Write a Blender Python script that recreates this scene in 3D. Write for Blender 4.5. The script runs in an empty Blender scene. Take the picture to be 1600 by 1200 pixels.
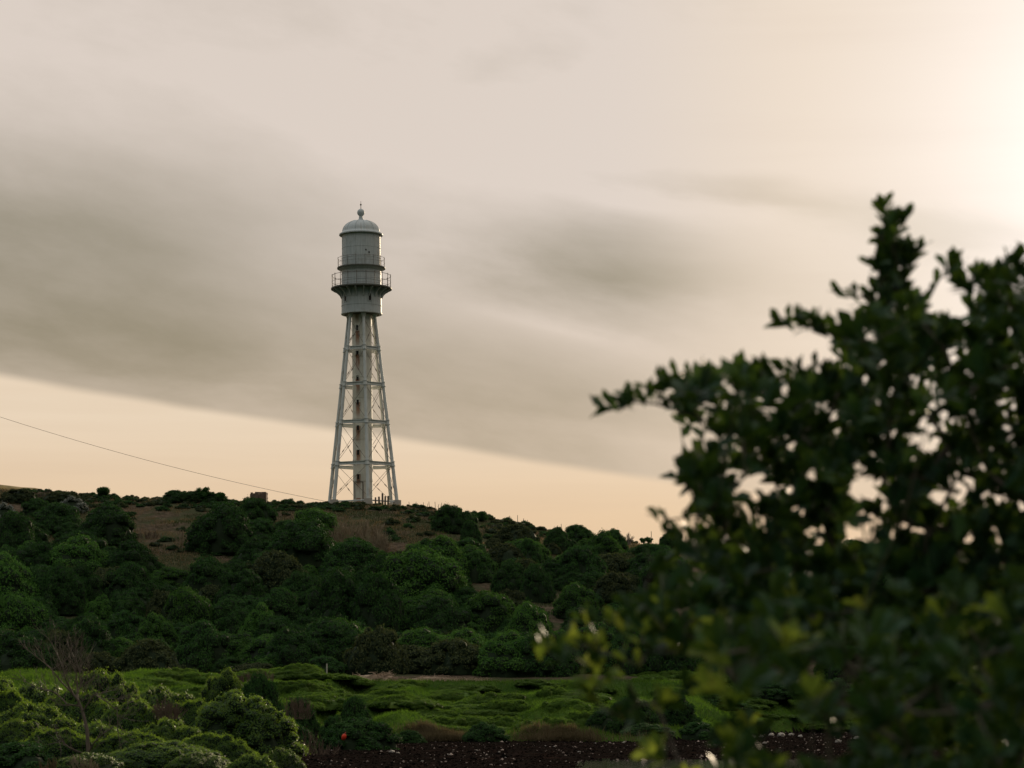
import bpy, math, random
import numpy as np
from mathutils import Vector, Matrix

random.seed(7)
RNG = np.random.default_rng(11)
C = bpy.context.scene.collection
SC = bpy.context.scene
R = math.radians

# ------------------------------------------------------------------ camera
F = 3778.0            # focal length in photo pixels (85 mm on 36 mm, photo 1600 wide)
EYE = 2.0
HOR = 1100.0          # photo row of the horizon
cam_d = bpy.data.cameras.new('camera')
cam_d.lens = 85; cam_d.sensor_width = 36
cam_d.shift_y = (HOR - 600.0) / 1600.0
cam_d.clip_start = 0.1; cam_d.clip_end = 30000
cam_d.dof.use_dof = True; cam_d.dof.focus_distance = 262; cam_d.dof.aperture_fstop = 4.2
cam = bpy.data.objects.new('camera', cam_d); C.objects.link(cam)
cam.location = (0, 0, EYE); cam.rotation_euler = (R(90), 0, 0)
SC.camera = cam

# ------------------------------------------------------------------ light
SUN_AZ, SUN_EL = 16.5, 12.2       # degrees to the right of the view, above the horizon
sd = Vector((math.sin(R(SUN_AZ))*math.cos(R(SUN_EL)), math.cos(R(SUN_AZ))*math.cos(R(SUN_EL)), math.sin(R(SUN_EL))))
sl = bpy.data.lights.new('sun', 'SUN'); sl.energy = 4.5; sl.angle = R(1.5); sl.color = (1.0, 0.80, 0.55)
so = bpy.data.objects.new('sun', sl); C.objects.link(so)
so.rotation_euler = (-sd).to_track_quat('-Z', 'Y').to_euler(); so.location = (60, 100, 60)

SC.view_settings.view_transform = 'Standard'
SC.view_settings.look = 'None'
SC.view_settings.exposure = 0.0
SC.view_settings.gamma = 1.0
SC.view_settings.use_curve_mapping = False
SC.cycles.use_denoising = True
SC.render.dither_intensity = 1.0
SC.cycles.max_bounces = 6
SC.cycles.diffuse_bounces = 3
SC.cycles.transmission_bounces = 4
SC.cycles.caustics_reflective = False
SC.cycles.caustics_refractive = False

def N(nt, t, **kw):
    n = nt.nodes.new(t)
    for k, v in kw.items():
        if k == 'ins':
            for i, x in v.items(): n.inputs[i].default_value = x
        else: setattr(n, k, v)
    return n
class G:
    """small helper to write node maths"""
    def __init__(s, nt): s.nt = nt
    def put(s, inp, v):
        if isinstance(v, bpy.types.NodeSocket): s.nt.links.new(v, inp)
        else: inp.default_value = v
    def m(s, op, a, b=0.0, c=0.0, clamp=False):
        n = s.nt.nodes.new('ShaderNodeMath'); n.operation = op; n.use_clamp = clamp
        s.put(n.inputs[0], a); s.put(n.inputs[1], b); s.put(n.inputs[2], c)
        return n.outputs[0]
    def ss(s, x, lo, hi):
        n = s.nt.nodes.new('ShaderNodeMapRange'); n.interpolation_type = 'SMOOTHSTEP'
        s.put(n.inputs[0], x); s.put(n.inputs[1], lo); s.put(n.inputs[2], hi)
        return n.outputs[0]
    def mix(s, f, a, b, mode='MIX'):
        n = s.nt.nodes.new('ShaderNodeMix'); n.data_type = 'RGBA'; n.blend_type = mode
        s.put(n.inputs[0], f)
        for i, v in ((6, a), (7, b)):
            s.put(n.inputs[i], v if isinstance(v, bpy.types.NodeSocket) else (v[0], v[1], v[2], 1))
        return n.outputs[2]
    def comb(s, x, y, z):
        n = s.nt.nodes.new('ShaderNodeCombineXYZ')
        for i, v in enumerate((x, y, z)): s.put(n.inputs[i], v)
        return n.outputs[0]
    def noise(s, vec, scale, detail=4, rough=0.55):
        n = s.nt.nodes.new('ShaderNodeTexNoise'); n.inputs['Scale'].default_value = scale
        n.inputs['Detail'].default_value = detail; n.inputs['Roughness'].default_value = rough
        if vec is not None: s.nt.links.new(vec, n.inputs['Vector'])
        return n.outputs[0]

# world: low sun behind a veil of cloud, one lifted edge with warm clear sky under it
W = bpy.data.worlds.new('World'); SC.world = W; W.use_nodes = True
nt = W.node_tree; nt.nodes.clear(); g = G(nt)
sky = N(nt, 'ShaderNodeTexSky', sky_type='NISHITA', sun_disc=False, sun_elevation=R(SUN_EL), sun_rotation=R(SUN_AZ), dust_density=3.0, air_density=1.2)
tc = nt.nodes.new('ShaderNodeTexCoord')
sep = nt.nodes.new('ShaderNodeSeparateXYZ'); nt.links.new(tc.outputs['Generated'], sep.inputs[0])
dx, dy, dz = sep.outputs
az = g.m('ARCTAN2', dx, dy)
hyp = g.m('SQRT', g.m('ADD', g.m('MULTIPLY', dx, dx), g.m('MULTIPLY', dy, dy)))
el = g.m('ARCTAN2', dz, hyp)
wob = g.noise(g.comb(g.m('MULTIPLY', az, 6.0), g.m('MULTIPLY', el, 14.0), 3.1), 1.0, 4)
edge = g.m('ADD', g.m('MULTIPLY', az, -0.148), 0.1015)
edge = g.m('ADD', edge, g.m('MULTIPLY', g.m('SUBTRACT', wob, 0.5), 0.007))
e = g.m('SUBTRACT', el, edge)
# soft masses inside the cloud, streaked along its tilt
cv = g.comb(g.m('MULTIPLY', az, 5.5), g.m('MULTIPLY', g.m('ADD', el, g.m('MULTIPLY', az, 0.13)), 19.0), 0.4)
nt_w = N(nt, 'ShaderNodeTexNoise', ins={'Scale': 1.0, 'Detail': 5.0, 'Roughness': 0.5, 'Distortion': 0.6}); nt.links.new(cv, nt_w.inputs['Vector'])
n1 = nt_w.outputs[0]
n2 = g.noise(g.comb(g.m('MULTIPLY', az, 20.0), g.m('MULTIPLY', g.m('ADD', el, g.m('MULTIPLY', az, 0.18)), 48.0), 7.7), 1.0, 5, 0.6)
# thickness: dark in the lower third of the bank, thin above
ew = g.m('ADD', el, g.m('MULTIPLY', g.m('SUBTRACT', n1, 0.5), 0.05)); aw = g.m('ADD', az, g.m('MULTIPLY', g.m('SUBTRACT', n2, 0.5), 0.03))
thick = g.m('MULTIPLY', g.m('SUBTRACT', 1.0, g.ss(g.m('ADD', ew, g.m('MULTIPLY', az, 0.10)), 0.12, 0.225)), 0.44)
for x_, y_, rx, ry, am, tl in ((90, 370, 400, 120, 0.48, 0.0), (250, 520, 420, 70, 0.20, 0.1), (960, 430, 230, 62, 0.58, 0.12), (860, 640, 330, 60, 0.20, 0.15), (1250, 325, 260, 28, 0.60, 0.16), (1500, 390, 200, 36, 0.75, 0.1), (1250, 460, 300, 60, 0.2, 0.1), (800, 200, 330, 90, -0.25, 0.1), (300, 590, 300, 30, 0.15, 0.15), (880, 530, 150, 22, -0.22, 0.2), (640, 440, 110, 60, -0.12, 0.2), (1250, 560, 260, 60, -0.15, 0.0)):
    u_ = g.m('MULTIPLY', g.m('SUBTRACT', aw, (x_-800)/F), F/rx)
    v_ = g.m('MULTIPLY', g.m('ADD', g.m('SUBTRACT', ew, (HOR-y_)/F), g.m('MULTIPLY', g.m('SUBTRACT', aw, (x_-800)/F), tl)), F/ry)
    gs = g.m('POWER', 2.718, g.m('MULTIPLY', g.m('ADD', g.m('MULTIPLY', u_, u_), g.m('MULTIPLY', v_, v_)), -1.0))
    thick = g.m('ADD', thick, g.m('MULTIPLY', gs, am))
thick = g.m('ADD', thick, g.m('MULTIPLY', g.m('SUBTRACT', n1, 0.5), 0.60))
thick = g.m('ADD', thick, g.m('MULTIPLY', g.m('SUBTRACT', n2, 0.5), 0.40))
thick = g.m('SUBTRACT', thick, g.m('MULTIPLY', az, 0.60), clamp=True)
cloud = g.mix(thick, (0.71, 0.622, 0.555), (0.29, 0.258, 0.192))
cloud = g.mix(g.ss(el, 0.32, 0.85), cloud, (0.80, 0.84, 0.86))
cloud = g.mix(g.m('MULTIPLY', g.m('SUBTRACT', 1.0, g.ss(el, 0.09, 0.20)), 1.0), cloud, g.mix(1.0, cloud, (1.04, 0.965, 0.85), 'MULTIPLY'))
clear_c = g.mix(g.ss(el, 0.066, 0.125), (0.77, 0.555, 0.355), (0.82, 0.67, 0.505))
n3 = g.noise(g.comb(g.m('MULTIPLY', az, 5.0), g.m('MULTIPLY', el, 90.0), 1.7), 1.0, 4, 0.5)
clear_c = g.mix(g.m('MULTIPLY', g.m('SUBTRACT', n3, 0.42), 0.7, clamp=True), clear_c, (0.62, 0.46, 0.32))
ec = g.m('MULTIPLY', g.ss(e, -0.0024, 0.0024), g.m('SUBTRACT', 1.0, g.m('MULTIPLY', g.ss(az, 0.03, 0.13), 0.55)))
front = g.mix(ec, clear_c, cloud)
# brightness round the veiled sun
dot = N(nt, 'ShaderNodeVectorMath', operation='DOT_PRODUCT'); nt.links.new(tc.outputs['Generated'], dot.inputs[0]); dot.inputs[1].default_value = sd
ang = g.m('ARCCOSINE', g.m('MINIMUM', dot.outputs['Value'], 0.99999))
glow = g.m('POWER', 2.718, g.m('MULTIPLY', g.m('MULTIPLY', ang, ang), -30.0))
glow2 = g.m('POWER', 2.718, g.m('MULTIPLY', g.m('MULTIPLY', ang, ang), -95.0))
# the half of the sky away from the sun is dimmer and cooler
back = g.m('MULTIPLY', g.m('SUBTRACT', 1.0, g.ss(g.m('DIVIDE', dy, g.m('ADD', hyp, 0.001)), -0.3, 0.75)), g.m('SUBTRACT', 1.0, g.ss(el, 0.15, 0.70)))
allsky = g.mix(back, front, (0.054, 0.086, 0.100))
glc = g.mix(g.m('ADD', g.m('MULTIPLY', glow, 0.09), g.m('MULTIPLY', glow2, 0.44)), (0, 0, 0), (0.93, 1.0, 1.14))
tot = g.mix(1.0, allsky, glc, 'ADD')
tot10 = g.mix(1.0, tot, (10, 10, 10), 'MULTIPLY')
for l in [tot10.node]: l.clamp_result = False
final = g.mix(0.99, sky.outputs[0], tot10)
bg = N(nt, 'ShaderNodeBackground'); bg.inputs['Strength'].default_value = 0.1
nt.links.new(final, bg.inputs['Color'])
wo = nt.nodes.new('ShaderNodeOutputWorld'); nt.links.new(bg.outputs[0], wo.inputs[0])

# ------------------------------------------------------------------ helpers
def px(x, y, Y):
    """world point that stands at photo pixel (x, y) when Y metres away"""
    return Vector(((x - 800.0) / F * Y, Y, EYE + (HOR - y) / F * Y))
def tag(o, label=None, cat=None, group=None, kind=None):
    if label: o['label'] = label
    if cat: o['category'] = cat
    if group: o['group'] = group
    if kind: o['kind'] = kind
    return o
def empty(name, loc=(0, 0, 0), rz=0.0):
    o = bpy.data.objects.new(name, None); C.objects.link(o); o.location = loc; o.rotation_euler = (0, 0, rz); o.empty_display_size = 0.3
    return o
def link(name, me, mat=None, parent=None, loc=None):
    o = bpy.data.objects.new(name, me); C.objects.link(o)
    if mat is not None and not me.materials: me.materials.append(mat)
    if parent is not None: o.parent = parent
    if loc is not None: o.location = loc
    return o
def npmesh(name, V, T, smooth=False):
    """mesh from numpy arrays of vertices (n,3) and triangles or quads (m,k)"""
    V = np.asarray(V, np.float32); T = np.asarray(T, np.int32)
    me = bpy.data.meshes.new(name); k = T.shape[1]
    me.vertices.add(len(V)); me.vertices.foreach_set('co', V.ravel())
    me.loops.add(T.size); me.loops.foreach_set('vertex_index', T.ravel())
    me.polygons.add(len(T)); me.polygons.foreach_set('loop_start', np.arange(0, T.size, k, dtype=np.int32))
    try: me.polygons.foreach_set('loop_total', np.full(len(T), k, np.int32))
    except Exception: pass
    me.polygons.foreach_set('use_smooth', np.full(len(T), smooth, bool))
    me.update(calc_edges=True); me.validate()
    return me
def vnoise(x, y, seed=0):
    xi = np.floor(x).astype(np.int64); yi = np.floor(y).astype(np.int64); xf = x - xi; yf = y - yi
    u = xf*xf*(3-2*xf); v = yf*yf*(3-2*yf)
    def h(a, b):
        n = (a*374761393 + b*668265263 + seed*1442695041) & 0x7fffffff
        n = ((n ^ (n >> 13)) * 1274126177) & 0x7fffffff
        return ((n ^ (n >> 16)) & 0xffff) / 65535.0
    return (h(xi, yi)*(1-u) + h(xi+1, yi)*u)*(1-v) + (h(xi, yi+1)*(1-u) + h(xi+1, yi+1)*u)*v
def fbm(x, y, seed=0, octs=4):
    s = 0; a = 0.5
    for i in range(octs): s = s + a*vnoise(x*2**i, y*2**i, seed+i); a *= 0.5
    return s / 0.9375
class MB:
    def __init__(s): s.v = []; s.f = []
    def add(s, vs, fs):
        b = len(s.v); s.v += [tuple(p) for p in vs]; s.f += [tuple(i+b for i in f) for f in fs]
        return s
    def tube(s, pts, rad, n=8, cap=True):
        pts = [Vector(p) for p in pts]
        if not hasattr(rad, '__len__'): rad = [rad]*len(pts)
        vs = []; fs = []
        d0 = (pts[1]-pts[0]).normalized()
        ref = Vector((0, 0, 1)) if abs(d0.z) < 0.9 else Vector((1, 0, 0))
        for i, p in enumerate(pts):
            d = (pts[min(i+1, len(pts)-1)] - pts[max(i-1, 0)]).normalized()
            a = d.cross(ref)
            if a.length < 1e-4: a = d.cross(Vector((0, 1, 0)))
            a.normalize(); b = d.cross(a).normalized()
            for k in range(n):
                t = 2*math.pi*k/n; vs.append(p + (a*math.cos(t) + b*math.sin(t))*rad[i])
        for i in range(len(pts)-1):
            for k in range(n):
                fs.append((i*n+k, i*n+(k+1) % n, (i+1)*n+(k+1) % n, (i+1)*n+k))
        if cap:
            fs.append(tuple(range(n))[::-1]); fs.append(tuple((len(pts)-1)*n+k for k in range(n)))
        return s.add(vs, fs)
    def lathe(s, prof, n=64, c=(0, 0, 0), a0=0, a1=2*math.pi):
        full = abs(a1-a0-2*math.pi) < 1e-6; m = n if full else n+1
        vs = []; fs = []
        for r, z in prof:
            for k in range(m):
                t = a0+(a1-a0)*k/n; vs.append((c[0]+r*math.cos(t), c[1]+r*math.sin(t), c[2]+z))
        for i in range(len(prof)-1):
            for k in range(n):
                k2 = (k+1) % m
                fs.append((i*m+k, i*m+k2, (i+1)*m+k2, (i+1)*m+k))
        return s.add(vs, fs)
    def box(s, c, h, M=None):
        M = M or Matrix.Identity(3); c = Vector(c)
        vs = [c + M @ Vector((x*h[0], y*h[1], z*h[2])) for x in (-1, 1) for y in (-1, 1) for z in (-1, 1)]
        return s.add(vs, [(0, 1, 3, 2), (4, 6, 7, 5), (0, 4, 5, 1), (2, 3, 7, 6), (0, 2, 6, 4), (1, 5, 7, 3)])
    def mesh(s, name, smooth=False):
        me = bpy.data.meshes.new(name); me.from_pydata(s.v, [], s.f); me.update()
        if smooth:
            me.polygons.foreach_set('use_smooth', [True]*len(me.polygons))
        return me
    def build(s, name, mat, parent=None, smooth=False, sharp=None):
        me = s.mesh(name, smooth or sharp is not None)
        if sharp is not None: me.set_sharp_from_angle(angle=R(sharp))
        return link(name, me, mat, parent)
def frames(d, n):
    """orthonormal frames: y axis = d, z axis near n"""
    d = d/np.linalg.norm(d, axis=1, keepdims=True)
    x = np.cross(d, n); x /= (np.linalg.norm(x, axis=1, keepdims=True)+1e-9)
    z = np.cross(x, d)
    return np.stack([x, d, z], axis=2)          # columns
def bake(tv, tf, M, P, S):
    """copies of template (tv, tf) by matrices M, positions P, scales S (n,) or (n,3)"""
    tv = np.asarray(tv, float); tf = np.asarray(tf)
    S = np.asarray(S, float)
    if S.ndim == 1: S = np.repeat(S[:, None], 3, 1)
    V = np.einsum('nij,nkj->nki', M, tv[None]*S[:, None, :]) + P[:, None, :]
    n = len(P); T = tf[None] + (np.arange(n)*len(tv))[:, None, None]
    return V.reshape(-1, 3), T.reshape(-1, tf.shape[1])
def rdir(n):
    v = RNG.normal(size=(n, 3)); return v/np.linalg.norm(v, axis=1, keepdims=True)

# ------------------------------------------------------------------ materials
def mat(name, fn):
    m = bpy.data.materials.new(name); m.use_nodes = True; t = m.node_tree; t.nodes.clear()
    out = t.nodes.new('ShaderNodeOutputMaterial'); fn(t, G(t), out)
    return m
def pbsdf(t, out, col, rough=0.7, spec=0.3, metal=0.0, bump=None, bstr=0.3, bdist=0.05):
    p = t.nodes.new('ShaderNodeBsdfPrincipled'); gg = G(t)
    gg.put(p.inputs['Base Color'], col if isinstance(col, bpy.types.NodeSocket) else (*col, 1))
    gg.put(p.inputs['Roughness'], rough); p.inputs['Specular IOR Level'].default_value = spec; p.inputs['Metallic'].default_value = metal
    if bump is not None:
        b = t.nodes.new('ShaderNodeBump'); b.inputs['Strength'].default_value = bstr; b.inputs['Distance'].default_value = bdist
        t.links.new(bump, b.inputs['Height']); t.links.new(b.outputs[0], p.inputs['Normal'])
    if out is not None: t.links.new(p.outputs[0], out.inputs[0])
    return p
def foliage(name, c1, c2, c3, trans=0.35, tcol=(0.20, 0.26, 0.03), rough=0.5, spec=0.35, objvar=0.5, scale=0.9, sat=1.0):
    def fn(t, g, out):
        geo = t.nodes.new('ShaderNodeNewGeometry'); oi = t.nodes.new('ShaderNodeObjectInfo')
        r = geo.outputs['Random Per Island']
        a = g.mix(g.ss(r, 0.0, 0.75), c1, c2)
        a = g.mix(g.ss(r, 0.80, 1.0), a, c3)
        nz = g.noise(geo.outputs['Position'], scale, 3)
        a = g.mix(g.m('MULTIPLY', g.ss(nz, 0.45, 0.7), 0.5), a, c3)
        ov = g.m('ADD', 1.0-objvar/2, g.m('MULTIPLY', oi.outputs['Random'], objvar))
        a = g.mix(1.0, a, g.comb(ov, ov, ov), 'MULTIPLY')
        p = pbsdf(t, None, a, rough, spec)
        tr = t.nodes.new('ShaderNodeBsdfTranslucent')
        t.links.new(g.mix(0.65, a, tcol), tr.inputs[0])
        ms = t.nodes.new('ShaderNodeMixShader'); ms.inputs[0].default_value = trans
        t.links.new(p.outputs[0], ms.inputs[1]); t.links.new(tr.outputs[0], ms.inputs[2]); t.links.new(ms.outputs[0], out.inputs[0])
    return mat(name, fn)
M = {}
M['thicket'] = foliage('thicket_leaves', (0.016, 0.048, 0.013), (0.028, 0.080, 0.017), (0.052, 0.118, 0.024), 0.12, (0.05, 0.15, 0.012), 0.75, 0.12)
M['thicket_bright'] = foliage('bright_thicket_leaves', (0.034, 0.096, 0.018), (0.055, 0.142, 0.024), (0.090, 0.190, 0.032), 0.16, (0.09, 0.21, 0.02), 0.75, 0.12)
M['olive'] = foliage('olive_scrub_leaves', (0.030, 0.042, 0.018), (0.050, 0.068, 0.028), (0.090, 0.105, 0.042), 0.2, (0.08, 0.10, 0.02), 0.8, 0.1)
M['silver'] = foliage('silver_scrub_leaves', (0.10, 0.12, 0.10), (0.17, 0.19, 0.165), (0.28, 0.29, 0.26), 0.15, (0.15, 0.17, 0.1), objvar=0.2)
M['near'] = foliage('waxy_bush_leaves', (0.018, 0.058, 0.012), (0.040, 0.108, 0.017), (0.10, 0.175, 0.025), 0.42, (0.24, 0.36, 0.022), 0.45, 0.3, 0.3, 1.5)
M['fg'] = foliage('broad_glossy_leaves', (0.006, 0.024, 0.010), (0.011, 0.042, 0.015), (0.034, 0.080, 0.020), 0.18, (0.13, 0.21, 0.02), 0.5, 0.15, 0.35, 5)
M['fg_sunlit'] = foliage('sunlit_leaf_tint', (0.035, 0.095, 0.014), (0.07, 0.13, 0.02), (0.22, 0.18, 0.035), 0.55, (0.34, 0.40, 0.04), 0.5, 0.25, 0.3, 5)  # sunlight painted in: lighter yellow copy of the broad leaf material
M['grass'] = foliage('green_grass', (0.032, 0.068, 0.014), (0.058, 0.104, 0.018), (0.100, 0.138, 0.028), 0.4, (0.10, 0.22, 0.014), 0.9, 0.03, 0, 0.35)
M['dry'] = foliage('dry_grass', (0.13, 0.085, 0.045), (0.21, 0.145, 0.08), (0.30, 0.22, 0.12), 0.3, (0.3, 0.2, 0.1), 0.8, 0.1, 0.2, 0.35)
M['straw'] = foliage('hanging_straw', (0.07, 0.055, 0.028), (0.12, 0.095, 0.05), (0.19, 0.15, 0.085), 0.25, (0.14, 0.10, 0.05), 0.8, 0.1, 0.2, 0.35)
def bark_m(name, c1, c2):
    def fn(t, g, out):
        geo = t.nodes.new('ShaderNodeNewGeometry')
        n = g.noise(geo.outputs['Position'], 9.0, 4)
        pbsdf(t, out, g.mix(n, c1, c2), 0.85, 0.2, bump=n, bstr=0.5, bdist=0.02)
    return mat(name, fn)
M['bark'] = bark_m('bark', (0.05, 0.04, 0.03), (0.12, 0.10, 0.08))
M['dead'] = bark_m('dead_wood', (0.07, 0.055, 0.043), (0.17, 0.14, 0.11))
M['twig_pale'] = bark_m('pale_dry_twigs', (0.15, 0.12, 0.075), (0.27, 0.22, 0.15))
M['twig_brown'] = bark_m('brown_dry_twigs', (0.07, 0.05, 0.035), (0.14, 0.10, 0.075))
M['inner'] = bark_m('crown_hull_shade', (0.006, 0.013, 0.005), (0.014, 0.028, 0.009))  # dark hull colour, paints the shade in the hollows between leaves
M['mound'] = foliage('ground_cover_leaves', (0.046, 0.096, 0.017), (0.072, 0.134, 0.021), (0.115, 0.175, 0.028), 0.4, (0.13, 0.25, 0.016), 0.7, 0.1, 0.45, 0.8)
M['post'] = bark_m('weathered_post_wood', (0.10, 0.08, 0.06), (0.2, 0.165, 0.13))
M['brush'] = bark_m('cut_brush', (0.18, 0.13, 0.09), (0.36, 0.27, 0.19))
def hill_fn(t, g, out):
    geo = t.nodes.new('ShaderNodeNewGeometry'); P = geo.outputs['Position']
    n = g.noise(P, 0.16, 5, 0.6); n2 = g.noise(P, 1.6, 5, 0.65); n3 = g.noise(P, 7.0, 4, 0.6)
    c = g.mix(g.ss(n2, 0.35, 0.65), (0.048, 0.038, 0.026), (0.120, 0.090, 0.064))
    c = g.mix(g.ss(n, 0.42, 0.54), c, (0.052, 0.058, 0.030))
    c = g.mix(g.m('MULTIPLY', g.ss(n3, 0.5, 0.75), 0.55), c, (0.17, 0.125, 0.088))
    pbsdf(t, out, c, 1.0, 0.0, bump=n3, bstr=0.8, bdist=0.15)
M['hill'] = mat('hillside_soil', hill_fn)
def bank_fn(t, g, out):
    geo = t.nodes.new('ShaderNodeNewGeometry'); P = geo.outputs['Position']
    n = g.noise(P, 0.5, 5, 0.6); n2 = g.noise(P, 6, 4, 0.6)
    c = g.mix(g.ss(n, 0.35, 0.65), (0.028, 0.060, 0.012), (0.060, 0.105, 0.018))
    c = g.mix(g.m('MULTIPLY', g.ss(n2, 0.5, 0.7), 0.5), c, (0.075, 0.07, 0.03))
    pbsdf(t, out, c, 1.0, 0.0, bump=n2, bstr=0.8, bdist=0.1)
M['bank'] = mat('bank_turf', bank_fn)
def path_fn(t, g, out):
    geo = t.nodes.new('ShaderNodeNewGeometry'); P = geo.outputs['Position']
    n = g.noise(P, 0.8, 5, 0.6); n2 = g.noise(P, 5, 4, 0.6)
    c = g.mix(g.ss(n2, 0.3, 0.7), (0.09, 0.07, 0.045), (0.20, 0.15, 0.10))
    c = g.mix(g.ss(n, 0.42, 0.52), c, (0.04, 0.065, 0.02))
    pbsdf(t, out, c, 1.0, 0.0, bump=n2, bstr=0.6, bdist=0.1)
M['path'] = mat('worn_sandy_path', path_fn)
def shore_fn(t, g, out):
    geo = t.nodes.new('ShaderNodeNewGeometry'); P = geo.outputs['Position']
    n = g.noise(P, 0.5, 5, 0.6); n2 = g.noise(P, 6, 5, 0.7)
    c = g.mix(g.ss(n2, 0.3, 0.7), (0.005, 0.0045, 0.004), (0.015, 0.012, 0.010))
    c = g.mix(g.m('MULTIPLY', g.ss(n, 0.5, 0.7), 0.6), c, (0.030, 0.016, 0.012))
    pbsdf(t, out, c, 1.0, 0.0, bump=n2, bstr=1.0, bdist=0.12)
M['shore'] = mat('dark_weedy_shore', shore_fn)
def water_fn(t, g, out):
    geo = t.nodes.new('ShaderNodeNewGeometry'); P = geo.outputs['Position']
    n = g.noise(P, 3.0, 4, 0.6)
    pbsdf(t, out, (0.012, 0.016, 0.013), 0.05, 0.5, bump=n, bstr=0.5, bdist=0.03)
M['water'] = mat('rippled_water', water_fn)
def pebble_fn(t, g, out):
    geo = t.nodes.new('ShaderNodeNewGeometry'); r = geo.outputs['Random Per Island']
    c = g.mix(g.ss(r, 0.0, 0.8), (0.004, 0.0035, 0.003), (0.024, 0.016, 0.013))
    pn = g.noise(geo.outputs['Position'], 0.35, 4, 0.6)
    c = g.mix(g.m('MULTIPLY', g.ss(r, 0.915, 0.93), g.ss(pn, 0.44, 0.56)), c, (0.34, 0.27, 0.23))
    pbsdf(t, out, c, 0.9, 0.0)
M['pebble'] = mat('wet_pebbles', pebble_fn)
def rock_fn(t, g, out):
    tcx = t.nodes.new('ShaderNodeTexCoord'); oi = t.nodes.new('ShaderNodeObjectInfo')
    n = g.noise(tcx.outputs['Object'], 5, 5, 0.6)
    c = g.mix(n, (0.14, 0.125, 0.11), (0.42, 0.38, 0.33))
    pbsdf(t, out, g.mix(g.m('MULTIPLY', oi.outputs['Random'], 0.4), c, (0.12, 0.1, 0.09)), 0.8, 0.3, bump=n, bstr=0.6, bdist=0.05)
M['rock'] = mat('pale_shore_stone', rock_fn)
def masonry_fn(t, g, out):
    geo = t.nodes.new('ShaderNodeNewGeometry'); r = geo.outputs['Random Per Island']; n = g.noise(geo.outputs['Position'], 4, 4)
    c = g.mix(r, (0.09, 0.06, 0.042), (0.20, 0.15, 0.115)); c = g.mix(g.m('MULTIPLY', n, 0.5), c, (0.10, 0.075, 0.06))
    pbsdf(t, out, c, 0.9, 0.15, bump=n, bstr=0.6, bdist=0.06)
M['masonry'] = mat('ruin_stone', masonry_fn)
def farhill_fn(t, g, out):
    geo = t.nodes.new('ShaderNodeNewGeometry'); n = g.noise(geo.outputs['Position'], 0.5, 6, 0.7)
    pbsdf(t, out, g.mix(g.ss(n, 0.3, 0.7), (0.13, 0.10, 0.035), (0.25, 0.18, 0.07)), 0.95, 0.1)
M['farhill'] = mat('golden_far_hill', farhill_fn)

def paint_fn(tint1, tint2, rust, streaks=True, cols=None):
    def fn(t, g, out):
        tcx = t.nodes.new('ShaderNodeTexCoord'); O = tcx.outputs['Object']
        sp = t.nodes.new('ShaderNodeSeparateXYZ'); t.links.new(O, sp.inputs[0])
        a = g.m('ARCTAN2', sp.outputs[0], g.m('MULTIPLY', sp.outputs[1], -1.0))
        z = sp.outputs[2]
        s1 = g.noise(g.comb(g.m('MULTIPLY', a, 7.0), 0.0, g.m('MULTIPLY', z, 0.28)), 1.0, 5, 0.65)
        s2 = g.noise(O, 1.3, 5, 0.6); s3 = g.noise(g.comb(g.m('MULTIPLY', a, 22.0), 0.0, g.m('MULTIPLY', z, 0.5)), 1.0, 4, 0.6)
        c = g.mix(g.ss(s3, 0.3, 0.7), tint1, tint2)
        c = g.mix(g.m('MULTIPLY', g.ss(s2, 0.5, 0.75), 0.45), c, (0.30, 0.29, 0.24))
        rm = g.m('MULTIPLY', g.ss(s1, 0.60, 0.76), rust)
        if cols:
            # runs of rust under the windows of the shaft
            a0, z0, dz = cols
            da = g.m('SUBTRACT', a, a0)
            wob = g.m('MULTIPLY', g.m('SUBTRACT', s2, 0.5), 0.25)
            band = g.m('SUBTRACT', 1.0, g.ss(g.m('ABSOLUTE', g.m('ADD', da, wob)), 0.12, 0.32))
            zz = g.m('MODULO', g.m('ADD', g.m('SUBTRACT', z0, z), dz*20), dz)
            run = g.m('SUBTRACT', 1.0, g.ss(zz, 0.6, 2.3))
            nn = g.ss(g.noise(g.comb(g.m('MULTIPLY', a, 30.0), 0.0, g.m('MULTIPLY', z, 0.9)), 1.0, 4, 0.6), 0.30, 0.48)
            rm = g.m('MAXIMUM', rm, g.m('MULTIPLY', g.m('MULTIPLY', band, run), g.m('MULTIPLY', nn, 0.95)))
        rc = g.mix(s2, (0.19, 0.060, 0.022), (0.33, 0.15, 0.06))
        c = g.mix(rm, c, rc)
        pbsdf(t, out, c, 0.6, 0.35, bump=s2, bstr=0.15, bdist=0.03)
    return fn
M['paint'] = mat('weathered_white_paint', paint_fn((0.36, 0.40, 0.41), (0.485, 0.52, 0.525), 0.45))
M['paint_shaft'] = mat('rust_streaked_paint', paint_fn((0.48, 0.475, 0.41), (0.68, 0.67, 0.60), 0.75, cols=(R(-23.0), 19.6, 2.72)))
M['paint_leg'] = mat('white_leg_paint', paint_fn((0.47, 0.50, 0.49), (0.60, 0.62, 0.60), 0.45))
def dark_fn(t, g, out): pbsdf(t, out, (0.015, 0.014, 0.013), 0.6, 0.3)
M['dark'] = mat('dark_opening', dark_fn)
def under_fn(t, g, out):
    geo = t.nodes.new('ShaderNodeNewGeometry'); n = g.noise(geo.outputs['Position'], 2, 4)
    pbsdf(t, out, g.mix(n, (0.07, 0.075, 0.065), (0.16, 0.16, 0.14)), 0.7, 0.3)
M['under'] = mat('grimy_iron', under_fn)
def iron_fn(t, g, out):
    geo = t.nodes.new('ShaderNodeNewGeometry'); n = g.noise(geo.outputs['Position'], 2, 4)
    pbsdf(t, out, g.mix(n, (0.09, 0.06, 0.045), (0.17, 0.15, 0.13)), 0.7, 0.3)
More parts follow.
